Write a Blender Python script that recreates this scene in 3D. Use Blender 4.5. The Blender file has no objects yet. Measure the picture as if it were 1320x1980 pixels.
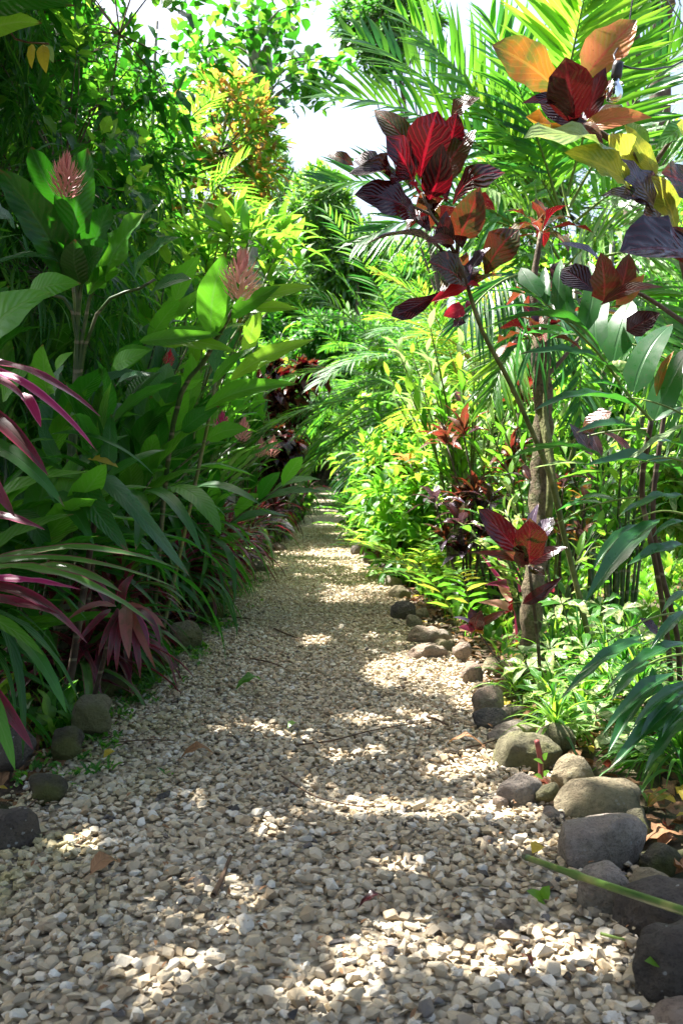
import bpy, math, random
import numpy as np
from mathutils import Vector, Matrix
random.seed(7)
RNG = np.random.default_rng(11)
S = bpy.context.scene
C = S.collection
R = math.radians

# ------------------------------------------------------------ camera, sky, sun, exposure
CAM_H, FPX = 1.10, 1800.0
PITCH, YAW = R(3.18), R(-0.95)
cam_d = bpy.data.cameras.new('camera'); cam = bpy.data.objects.new('camera', cam_d); C.objects.link(cam)
cam.location = (0, 0, CAM_H); cam.rotation_euler = (R(90) - PITCH, 0, YAW)
cam_d.sensor_fit = 'VERTICAL'; cam_d.sensor_height = 36.0; cam_d.lens = 36.0 * FPX / 1980.0
cam_d.clip_start = 0.05; cam_d.clip_end = 2000
cam_d.dof.use_dof = True; cam_d.dof.focus_distance = 3.4; cam_d.dof.aperture_fstop = 7.1
S.camera = cam

SUN_EL, SUN_AZ = R(60), R(-52)          # azimuth from +Y (the way the path runs), negative = to the left
w = bpy.data.worlds.new('World'); S.world = w; w.use_nodes = True
nt = w.node_tree; bg = nt.nodes['Background']
sky = nt.nodes.new('ShaderNodeTexSky'); sky.sky_type = 'NISHITA'; sky.sun_disc = False
sky.sun_elevation = SUN_EL; sky.sun_rotation = SUN_AZ; sky.air_density = 1.0; sky.dust_density = 5.0; sky.ozone_density = 1.0
nt.links.new(sky.outputs[0], bg.inputs[0]); bg.inputs[1].default_value = 0.08
sd = Vector((math.cos(SUN_EL) * math.sin(SUN_AZ), math.cos(SUN_EL) * math.cos(SUN_AZ), math.sin(SUN_EL)))
sl = bpy.data.lights.new('sun', 'SUN'); sl.energy = 5.0; sl.angle = R(0.53); sl.color = (1.0, 0.965, 0.91)
sun = bpy.data.objects.new('sun', sl); C.objects.link(sun); sun.rotation_euler = sd.to_track_quat('Z', 'Y').to_euler()
S.view_settings.view_transform = 'Standard'; S.view_settings.look = 'None'
S.view_settings.exposure = 2.25; S.view_settings.gamma = 1.0; S.view_settings.use_curve_mapping = False
S.render.engine = 'CYCLES'
cy = S.cycles
cy.max_bounces = 8; cy.diffuse_bounces = 4; cy.glossy_bounces = 3; cy.transmission_bounces = 6; cy.transparent_max_bounces = 8
cy.use_denoising = True; cy.caustics_reflective = False; cy.caustics_refractive = False; cy.sample_clamp_indirect = 8

# ------------------------------------------------------------ where a pixel of the 1320x1980 picture lies in the place
_M = Matrix.Rotation(YAW, 3, 'Z') @ Matrix.Rotation(R(90) - PITCH, 3, 'X')
_MI = _M.transposed()
CAM = Vector((0, 0, CAM_H))
def ray(px, py): return _M @ Vector(((px - 660) / FPX, -(py - 990) / FPX, -1.0))
def P(px, py, Y):
    r = ray(px, py); return CAM + r * (Y / r.y)
def G(px, py, z=0.0):
    r = ray(px, py); return CAM + r * ((z - CAM_H) / r.z)
def proj(p):
    q = _MI @ (Vector(p) - CAM)
    if q.z > -0.05: return None
    return (660 + FPX * q.x / -q.z, 990 - FPX * q.y / -q.z, -q.z)

# ------------------------------------------------------------ materials
MATS = {}
class NT:
    def __init__(s, name):
        m = bpy.data.materials.new(name); m.use_nodes = True; s.m = m; s.t = m.node_tree; s.t.nodes.clear()
        s.out = s.n('ShaderNodeOutputMaterial')
    def n(s, ty, **k):
        x = s.t.nodes.new(ty)
        for a, b in k.items(): setattr(x, a, b)
        return x
    def l(s, a, b): s.t.links.new(a, b)
    def setin(s, sock, v):
        if isinstance(v, bpy.types.NodeSocket): s.l(v, sock)
        elif isinstance(v, (tuple, list)) and len(v) == 3 and sock.type == 'RGBA': sock.default_value = (*v, 1)
        else: sock.default_value = v
    def math(s, op, a, b=0.0, clamp=False):
        x = s.n('ShaderNodeMath', operation=op, use_clamp=clamp); s.setin(x.inputs[0], a); s.setin(x.inputs[1], b); return x.outputs[0]
    def mix(s, f, a, b, bt='MIX'):
        x = s.n('ShaderNodeMix', data_type='RGBA', blend_type=bt)
        s.setin(x.inputs[0], f); s.setin(x.inputs[6], a); s.setin(x.inputs[7], b); return x.outputs[2]
    def ramp(s, f, stops, interp='LINEAR'):
        x = s.n('ShaderNodeValToRGB'); x.color_ramp.interpolation = interp; s.setin(x.inputs[0], f)
        e = x.color_ramp.elements
        while len(e) < len(stops): e.new(0.5)
        for el, (p, c) in zip(e, stops):
            el.position = p; el.color = (*c, 1) if len(c) == 3 else c
        return x.outputs[0]
    def noise(s, vec, scale, detail=3, rough=0.5, dim='3D'):
        x = s.n('ShaderNodeTexNoise', noise_dimensions=dim); x.inputs['Scale'].default_value = scale
        x.inputs['Detail'].default_value = detail; x.inputs['Roughness'].default_value = rough
        if vec is not None: s.l(vec, x.inputs['Vector'])
        return x.outputs['Fac']
    def smooth(s, v, lo, hi):
        x = s.n('ShaderNodeMapRange', interpolation_type='SMOOTHSTEP'); s.setin(x.inputs[0], v)
        x.inputs[1].default_value = lo; x.inputs[2].default_value = hi; return x.outputs[0]
    def bump(s, h, strength, dist):
        x = s.n('ShaderNodeBump'); x.inputs['Strength'].default_value = strength; x.inputs['Distance'].default_value = dist
        s.l(h, x.inputs['Height']); return x.outputs[0]
    def rnd(s):
        oi = s.n('ShaderNodeObjectInfo'); at = s.n('ShaderNodeAttribute', attribute_name='rnd')
        return s.math('FRACT', s.math('ADD', oi.outputs['Random'], at.outputs['Fac']))

def leafmat(name, c1, c2, tr, trans=0.35, rough=0.38, vein=None, vs=0.6, nv=9, mot=None, mots=0.5, under=None, edge=None, spec=0.38, vw=0.05, lw=0.35):
    """c1..c2 blade colour from leaf to leaf, tr light through the blade, vein colour, mot mottling colour"""
    k = NT(name)
    uv = k.n('ShaderNodeUVMap'); sp = k.n('ShaderNodeSeparateXYZ'); k.l(uv.outputs[0], sp.inputs[0])
    u = k.math('ABSOLUTE', k.math('SUBTRACT', sp.outputs[0], 0.5)); v = sp.outputs[1]
    rn = k.rnd()
    cmb = k.n('ShaderNodeCombineXYZ'); k.l(sp.outputs[0], cmb.inputs[0]); k.l(k.math('MULTIPLY', v, 3.0), cmb.inputs[1]); k.l(k.math('MULTIPLY', rn, 40.0), cmb.inputs[2])
    nv_ = k.math('ADD', nv * .75, k.math('MULTIPLY', rn, nv * .5))
    col = k.mix(rn, c1, c2)
    nz = k.noise(cmb.outputs[0], 3.2, 3)
    col = k.mix(k.math('MULTIPLY', k.smooth(nz, 0.3, 0.75), 0.35), col, tuple(x * 0.45 for x in c1))
    trc = k.mix(rn, tr, tuple(min(1, x * 0.8) for x in tr))
    mmask = None
    if mot:
        nm = k.noise(cmb.outputs[0], 1.3, 5, 0.65)
        mmask = k.math('MULTIPLY', k.smooth(nm, 0.42, 0.6), mots)
        col = k.mix(mmask, col, mot); trc = k.mix(mmask, trc, tuple(min(1, x * 1.6) for x in mot))
    mid = k.math('SUBTRACT', 1.0, k.smooth(u, vw * 0.4, vw))
    lat = k.math('SINE', k.math('MULTIPLY', k.math('MULTIPLY', nv_, k.math('ADD', k.math('SUBTRACT', v, k.math('MULTIPLY', u, lw)), k.math('MULTIPLY', nz, .06))), 6.2832))
    latm = k.smooth(lat, 0.72, 1.0)
    vm = k.math('MAXIMUM', mid, k.math('MULTIPLY', latm, 0.45))
    if vein:
        col = k.mix(k.math('MULTIPLY', vm, vs), col, vein); trc = k.mix(k.math('MULTIPLY', vm, vs), trc, tuple(min(1, x * 1.8) for x in vein))
    if edge:
        em = k.smooth(u, 0.36, 0.47); col = k.mix(k.math('MULTIPLY', em, 0.85), col, edge); trc = k.mix(em, trc, edge)
    # age: brown tips, specks and a nibbled look on some of the leaves
    old = k.smooth(k.math('FRACT', k.math('MULTIPLY', rn, 13.7)), .25, .8)
    tipm = k.math('MULTIPLY', k.smooth(k.math('ADD', v, k.math('MULTIPLY', k.math('SUBTRACT', nz, .5), .25)), .93, .99), old)
    spn = k.noise(cmb.outputs[0], 17, 3, .6); spots = k.math('MULTIPLY', k.smooth(spn, .63, .70), k.math('MULTIPLY', old, .7))
    wear = k.math('MAXIMUM', tipm, spots)
    col = k.mix(wear, col, (.16, .09, .035)); trc = k.mix(wear, trc, (.2, .1, .03))
    if under:
        ge = k.n('ShaderNodeNewGeometry'); col = k.mix(k.math('MULTIPLY', ge.outputs['Backfacing'], .6), col, under)
    bs = k.n('ShaderNodeBsdfPrincipled'); k.l(col, bs.inputs['Base Color'])
    k.l(k.math('ADD', k.math('MULTIPLY', nz, 0.25), rough - 0.12), bs.inputs['Roughness'])
    bs.inputs['Specular IOR Level'].default_value = spec
    bn = k.bump(k.math('ADD', k.math('MULTIPLY', lat, 0.5), k.math('MULTIPLY', mid, -2.0)), 0.35, 0.004); k.l(bn, bs.inputs['Normal'])
    tb = k.n('ShaderNodeBsdfTranslucent'); k.l(trc, tb.inputs['Color'])
    mx = k.n('ShaderNodeMixShader'); mx.inputs[0].default_value = trans
    k.l(bs.outputs[0], mx.inputs[1]); k.l(tb.outputs[0], mx.inputs[2]); k.l(mx.outputs[0], k.out.inputs[0])
    MATS[name] = k.m; return k.m

def solidmat(name, stops, scale=20, rough=0.8, bump=0.4, bd=0.004, spec=0.3, rvar=0.0, coord='Object', det=5, rings=0):
    k = NT(name); tc = k.n('ShaderNodeTexCoord'); vec = tc.outputs[coord]
    n1 = k.noise(vec, scale, det, 0.6); f = n1
    if rvar:
        f = k.math('ADD', k.math('MULTIPLY', n1, 1 - rvar), k.math('MULTIPLY', k.rnd(), rvar))
    col = k.ramp(f, stops)
    if rings:
        sp = k.n('ShaderNodeSeparateXYZ'); k.l(vec, sp.inputs[0])
        w_ = k.math('SINE', k.math('ADD', k.math('MULTIPLY', sp.outputs[2], rings), k.math('MULTIPLY', n1, 1.5)))
        col = k.mix(k.math('MULTIPLY', k.smooth(w_, .9, .99), .75), col, (.3, .27, .18)); col = k.mix(k.math('MULTIPLY', k.smooth(w_, .78, .9), .35), col, (.03, .03, .015))
        pt = k.noise(vec, 6, 3); col = k.mix(k.math('MULTIPLY', k.smooth(pt, .5, .62), .5), col, (.2, .18, .13))
    bs = k.n('ShaderNodeBsdfPrincipled'); k.l(col, bs.inputs['Base Color'])
    bs.inputs['Roughness'].default_value = rough; bs.inputs['Specular IOR Level'].default_value = spec
    k.l(k.bump(k.noise(vec, scale * 2.3, 6, 0.65), bump, bd), bs.inputs['Normal']); k.l(bs.outputs[0], k.out.inputs[0])
    MATS[name] = k.m; return k.m

LM = leafmat
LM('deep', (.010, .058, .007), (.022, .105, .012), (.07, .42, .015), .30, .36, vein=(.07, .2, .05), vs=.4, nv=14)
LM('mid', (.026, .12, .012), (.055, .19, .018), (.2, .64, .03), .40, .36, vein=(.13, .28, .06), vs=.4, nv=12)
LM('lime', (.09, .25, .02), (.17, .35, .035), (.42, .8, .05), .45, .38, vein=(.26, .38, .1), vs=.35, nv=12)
LM('blade', (.013, .068, .012), (.03, .125, .018), (.1, .48, .03), .32, .36, vein=(.06, .18, .05), vs=.3, nv=0)
LM('gloss', (.016, .085, .02), (.028, .125, .028), (.08, .4, .03), .24, .3, vein=(.08, .2, .07), vs=.35, nv=0, spec=.7)
LM('bluish', (.03, .10, .055), (.06, .16, .08), (.14, .42, .12), .3, .3, vein=(.1, .22, .12), vs=.4, nv=16, spec=.7)
LM('palmlt', (.05, .18, .02), (.1, .27, .035), (.3, .75, .05), .42, .3, vein=(.2, .33, .08), vs=.3, nv=0)
LM('palmdk', (.018, .085, .03), (.035, .13, .04), (.1, .45, .06), .3, .28, nv=0)
LM('pale', (.16, .26, .10), (.30, .40, .18), (.5, .72, .22), .35, .4, vein=(.1, .2, .04), vs=.5, nv=8)
LM('varieg', (.05, .15, .02), (.08, .2, .03), (.3, .6, .05), .35, .36, vein=(.1, .2, .05), vs=.3, edge=(.42, .46, .18), mot=(.5, .52, .22), mots=.8, nv=6)
LM('deeplit', (.022, .09, .014), (.045, .15, .022), (.2, .6, .04), .36, .3, vein=(.07, .2, .05), vs=.3, nv=0)
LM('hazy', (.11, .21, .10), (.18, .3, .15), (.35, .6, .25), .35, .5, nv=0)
LM('orange_tip', (.32, .17, .04), (.5, .24, .07), (.8, .42, .08), .4, .4, vein=(.3, .3, .08), vs=.3)
LM('yellow', (.55, .42, .05), (.5, .36, .04), (.9, .7, .06), .4, .45, vein=(.4, .3, .05), vs=.4)
LM('dry', (.22, .11, .045), (.32, .17, .08), (.4, .2, .06), .15, .7, vein=(.12, .06, .03), vs=.5)
LM('wine', (.016, .0045, .006), (.026, .007, .009), (.17, .004, .009), .2, .17, vein=(.38, .007, .022), vs=.8, nv=8, under=(.035, .007, .010), vw=.06, spec=.5, lw=.8)
LM('wine_olive', (.028, .022, .009), (.045, .03, .010), (.26, .05, .015), .22, .26, vein=(.26, .02, .02), vs=.7, nv=9, mot=(.05, .06, .014), mots=.8, under=(.05, .02, .015), spec=.5, lw=.8)
LM('wine_dark', (.018, .005, .006), (.03, .007, .008), (.13, .005, .008), .14, .19, vein=(.13, .008, .014), vs=.6, nv=9, under=(.03, .007, .009), spec=.5, lw=.8)
LM('scarlet', (.45, .012, .03), (.6, .02, .05), (.95, .04, .08), .4, .35, vein=(.7, .1, .1), vs=.4, lw=.8)
LM('amber', (.34, .10, .015), (.42, .15, .025), (.8, .3, .03), .3, .3, vein=(.65, .3, .05), vs=.5, nv=8, mot=(.16, .19, .02), mots=.95, under=(.5, .2, .04), lw=.8)
LM('coral', (.5, .14, .06), (.55, .2, .09), (.95, .35, .12), .4, .3, vein=(.5, .08, .06), vs=.6, nv=8, mot=(.3, .2, .04), mots=.85, lw=.8)
LM('croton_lime', (.42, .56, .2), (.46, .6, .24), (.7, .85, .2), .38, .26, vein=(.5, .56, .16), vs=.5, nv=10, mot=(.14, .3, .03), mots=.4, lw=.8, spec=.7)
LM('croton_yellow', (.45, .46, .04), (.5, .5, .05), (.85, .85, .08), .4, .3, vein=(.7, .6, .08), vs=.5, nv=10, mot=(.16, .26, .03), mots=.8, lw=.8)
LM('lilac', (.06, .04, .065), (.11, .08, .12), (.25, .1, .1), .1, .16, vein=(.35, .25, .32), vs=.5, nv=9, spec=1.0, lw=.8)  # purple croton blades with the sky's sheen put into the colour
LM('redbrown', (.07, .018, .013), (.12, .028, .02), (.38, .05, .03), .25, .3, vein=(.4, .06, .05), vs=.6, nv=9, mot=(.09, .08, .02), mots=.6, lw=.8)
LM('ti_pink', (.13, .02, .05), (.22, .035, .085), (.5, .05, .14), .3, .3, nv=0, mot=(.10, .035, .05), mots=.7, edge=(.5, .06, .16))
LM('ti_green', (.04, .14, .025), (.07, .2, .03), (.22, .55, .05), .33, .3, nv=0, mot=(.1, .13, .05), mots=.4, edge=(.22, .06, .07))
LM('ti_maroon', (.07, .012, .022), (.13, .022, .035), (.5, .03, .06), .25, .3, nv=0, mot=(.03, .035, .02), mots=.6, edge=(.3, .03, .07))
LM('ti_rust', (.20, .06, .05), (.3, .10, .08), (.6, .16, .1), .25, .4, nv=0, mot=(.12, .08, .04), mots=.6)
LM('magenta', (.34, .02, .10), (.45, .04, .16), (.7, .05, .22), .33, .35, nv=0, edge=(.75, .2, .4))
LM('petal', (.66, .26, .26), (.75, .4, .38), (.9, .4, .38), .4, .5, nv=0)
LM('petal_pale', (.8, .38, .3), (.85, .55, .42), (.95, .55, .42), .4, .5, nv=0)
LM('grass', (.06, .17, .02), (.13, .28, .03), (.36, .72, .05), .4, .4, nv=0)

solidmat('bark', [(.25, (.05, .04, .028)), (.5, (.13, .10, .07)), (.75, (.26, .22, .16))], 14, .9, .8, .012)
solidmat('bark_pale', [(.25, (.13, .13, .11)), (.5, (.27, .26, .22)), (.8, (.42, .4, .35))], 10, .85, .6, .01)
solidmat('bark_moss', [(.25, (.045, .06, .018)), (.5, (.12, .14, .04)), (.75, (.24, .22, .11))], 12, .9, .9, .012)
solidmat('cane', [(.3, (.07, .12, .03)), (.6, (.16, .2, .05)), (.8, (.3, .26, .12))], 20, .5, .3, .003, rings=55)
solidmat('cane_green', [(.3, (.02, .05, .012)), (.6, (.045, .09, .02)), (.8, (.09, .11, .04))], 20, .45, .3, .003, rings=48)
solidmat('bark_patch', [(.3, (.03, .028, .014)), (.42, (.09, .07, .04)), (.5, (.17, .13, .08)), (.58, (.08, .085, .03)), (.72, (.28, .24, .17))], 16, .9, 1.0, .02, det=7)
solidmat('cane_dark', [(.3, (.025, .018, .014)), (.6, (.07, .045, .03)), (.8, (.16, .1, .07))], 18, .6, .4, .003, rings=60)
solidmat('rachis', [(.3, (.09, .16, .03)), (.7, (.2, .28, .06))], 20, .45, .2, .002)
solidmat('rachis_yellow', [(.3, (.35, .25, .06)), (.7, (.5, .36, .1))], 20, .45, .2, .002)
solidmat('stem_red', [(.3, (.12, .03, .03)), (.7, (.3, .08, .07))], 20, .5, .2, .002)
solidmat('twig', [(.3, (.05, .03, .02)), (.7, (.16, .1, .06))], 30, .9, .6, .003)
# ------------------------------------------------------------ leaf shapes
def _prof(kind, t):
    if kind == 'lance': return np.sin(np.pi * t ** 0.8) ** 0.85
    if kind == 'ovate': return np.sin(np.pi * t ** 0.72) ** 0.75
    if kind == 'obov':  return (np.sin(np.pi * t ** 1.45) ** 0.72) * 0.98 + 0.02
    if kind == 'strap': return np.minimum(1, (t * 5 + .25)) * np.clip(1 - t ** 3.2, 0, 1) ** 0.8
    if kind == 'blade': return np.minimum(1, t * 3.5 + .18) * np.clip(1 - t ** 2.0, 0, 1)
    if kind == 'paddle': return np.sin(np.pi * np.clip(t, 0, 1) ** 0.95) ** 0.5
    if kind == 'round': return np.sqrt(np.clip(1 - (2 * t - 1) ** 2, 0, 1))
ASP = dict(lance=.22, ovate=.4, obov=.42, strap=.1, blade=.09, paddle=.3, round=.8)
TPL = {}
def template(kind, arch, lod, var):
    key = (kind, round(arch, 2), lod, var)
    if key in TPL: return TPL[key]
    nseg, ncol = {0: (12, 4), 1: (6, 2), 2: (3, 2), 3: (2, 1)}[lod]
    rr = random.Random(hash((kind, var)) & 0xffff if False else (sum(map(ord, kind)) * 7 + var * 131))
    t = np.linspace(0, 1, nseg + 1)
    if lod == 3: t = np.array([0, .45, 1.0])
    if lod == 2: t = np.array([0, .3, .65, 1.0])
    wv = _prof(kind, np.clip(t, 0, 1)); wv = np.maximum(wv, 0.0); wv[0] = max(wv[0], .04); wv[-1] = 0.015
    asp = ASP[kind]; fold = rr.uniform(.12, .5); rip = rr.uniform(.03, .13) * (2.2 if kind in ('obov', 'paddle', 'ovate') else 1); kk = rr.uniform(2, 4.5); ph = rr.uniform(0, 6.28)
    tw = rr.uniform(-.5, .5); side = rr.uniform(-.09, .09)
    V = []; UV = []
    for i, ti in enumerate(t):
        c = 4 * arch * ti * (1 - ti) if arch >= 0 else 4 * arch * ti * (1 - ti)
        sx = side * math.sin(math.pi * ti)
        a = tw * (ti - .3)
        for j in range(ncol + 1):
            x = -.5 + j / ncol
            xx = x * wv[i]
            z = fold * abs(xx) * asp
            if lod < 2: z += rip * math.sin(6.283 * kk * ti + ph + (1.3 if x > 0 else 0)) * (abs(x) * 2) ** 2 * asp * wv[i]
            zz = z * math.cos(a) + xx * asp * math.sin(a)
            V.append((xx * math.cos(a) + sx / max(asp, .1) * .5, ti, c + zz)); UV.append((x + .5, ti))
    V = np.array(V); UV = np.array(UV)
    F = []
    for i in range(len(t) - 1):
        for j in range(ncol):
            a0 = i * (ncol + 1) + j; F.append((a0, a0 + 1, a0 + ncol + 2, a0 + ncol + 1))
    F = np.array(F, dtype=np.int32)
    TPL[key] = (V, F, UV); return TPL[key]

def mesh_np(name, V, F, UV=None, rnd=None, mats=(), midx=None, smooth=True):
    """V n x 3, F m x k (k fixed)"""
    me = bpy.data.meshes.new(name); m, kf = F.shape
    me.vertices.add(len(V)); me.vertices.foreach_set('co', np.asarray(V, dtype=np.float32).ravel())
    me.loops.add(m * kf); me.loops.foreach_set('vertex_index', F.astype(np.int32).ravel())
    me.polygons.add(m); me.polygons.foreach_set('loop_start', np.arange(0, m * kf, kf, dtype=np.int32))
    me.polygons.foreach_set('loop_total', np.full(m, kf, dtype=np.int32))
    me.polygons.foreach_set('use_smooth', np.full(m, smooth, dtype=bool))
    for mm in mats: me.materials.append(mm)
    if midx is not None: me.polygons.foreach_set('material_index', midx.astype(np.int32))
    me.update(calc_edges=True)
    if UV is not None:
        l = me.uv_layers.new(name='UVMap'); l.data.foreach_set('uv', np.asarray(UV[F.ravel()], dtype=np.float32).ravel())
    if rnd is not None:
        a = me.attributes.new('rnd', 'FLOAT', 'FACE'); a.data.foreach_set('value', rnd.astype(np.float32))
    return me
LEAFME = {}
def leaf_mesh(kind, arch, lod, var, mat):
    key = (kind, round(arch, 2), lod, var, mat)
    if key not in LEAFME:
        V, F, UV = template(kind, arch, lod, var)
        LEAFME[key] = mesh_np(kind + '_leaf', V, F, UV, None, [MATS[mat]])
    return LEAFME[key]

def tube_arrays(pts, rad, ns=6):
    pts = [Vector(p) for p in pts]; n = len(pts); V = []; F = []
    up = Vector((.31, .17, .93))
    for i, p in enumerate(pts):
        d = (pts[min(i + 1, n - 1)] - pts[max(i - 1, 0)]).normalized()
        a = d.cross(up)
        if a.length < .1: a = d.cross(Vector((1, 0, 0)))
        a.normalize(); b = d.cross(a)
        r = rad[i] if hasattr(rad, '__len__') else rad
        for j in range(ns):
            q = 6.28319 * j / ns; V.append(p + a * (r * math.cos(q)) + b * (r * math.sin(q)))
    for i in range(n - 1):
        for j in range(ns):
            F.append((i * ns + j, i * ns + (j + 1) % ns, (i + 1) * ns + (j + 1) % ns, (i + 1) * ns + j))
    for e in (0, (n - 1) * ns):                       # closed ends (fans of quads)
        for j in range(1, ns - 2, 2): F.append((e, e + j, e + j + 1, e + (j + 2)))
    return np.array([tuple(v) for v in V]), np.array(F, dtype=np.int32)

def curve_pts(pts, n=10):
    """smooth path through given points"""
    pts = [Vector(p) for p in pts]
    if len(pts) == 2: return [pts[0].lerp(pts[1], i / n) for i in range(n + 1)]
    q = [pts[0] * 2 - pts[1]] + pts + [pts[-1] * 2 - pts[-2]]; out = []
    per = max(2, n // (len(pts) - 1))
    for i in range(1, len(q) - 2):
        for k in range(per):
            t = k / per; a, b, c, d = q[i - 1], q[i], q[i + 1], q[i + 2]
            out.append(.5 * ((2 * b) + (c - a) * t + (2 * a - 5 * b + 4 * c - d) * t * t + (3 * b - a - 3 * c + d) * t ** 3))
    out.append(pts[-1]); return out

def taper(n, r0, r1): return [r0 + (r1 - r0) * i / max(1, n - 1) for i in range(n)]
TOTAL = dict(parts=0, tris=0)
def rv(a=1): return Vector((random.uniform(-a, a), random.uniform(-a, a), random.uniform(-a, a)))

OPEN = [(G(px_, py_).x, G(px_, py_).y, a_, b_) for px_, py_, a_, b_ in [(830, 1308, .3, .42), (900, 1572, .38, .05), (1040, 1552, .22, .08), (735, 1850, .07, .04), (640, 1925, .05, .04), (350, 1888, .04, .03), (1100, 1850, .1, .05), (1000, 1645, .08, .03), (1150, 1560, .15, .07), (1190, 1640, .12, .06), (930, 1370, .12, .1), (860, 1240, .1, .2), (1060, 1440, .1, .06), (610, 1245, .08, .12), (680, 1470, .06, .03), (520, 1610, .05, .02), (150, 1650, .05, .03), (180, 1400, .03, .03), (770, 1690, .05, .02), (960, 1880, .05, .03), (470, 1760, .03, .02), (880, 1505, .06, .03), (690, 1395, .07, .04), (1010, 1480, .1, .05), (500, 1418, .08, .04), (750, 1140, .15, .3), (660, 1160, .1, .15)]]
for p_, r_o in ((P(1100, 290, 2.6), .16), (P(1190, 350, 2.65), .1), (P(1010, 130, 2.65), .12), (P(1180, 90, 2.7), .1), (P(840, 260, 3.9), .16), (P(930, 350, 3.9), .1), (P(1130, 600, 3.2), .1), (P(1230, 700, 3.3), .14), (P(960, 590, 3.1), .08), (P(1130, 1290, 3.9), .3), (P(1200, 1400, 3.4), .14), (P(1200, 1180, 3.0), .1), (P(430, 570, 4.55), .12), (P(200, 540, 4.2), .1), (P(120, 1070, 2.5), .1)):
    OPEN.append((p_.x - sd.x / sd.z * p_.z, p_.y - sd.y / sd.z * p_.z, r_o, r_o))
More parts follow.
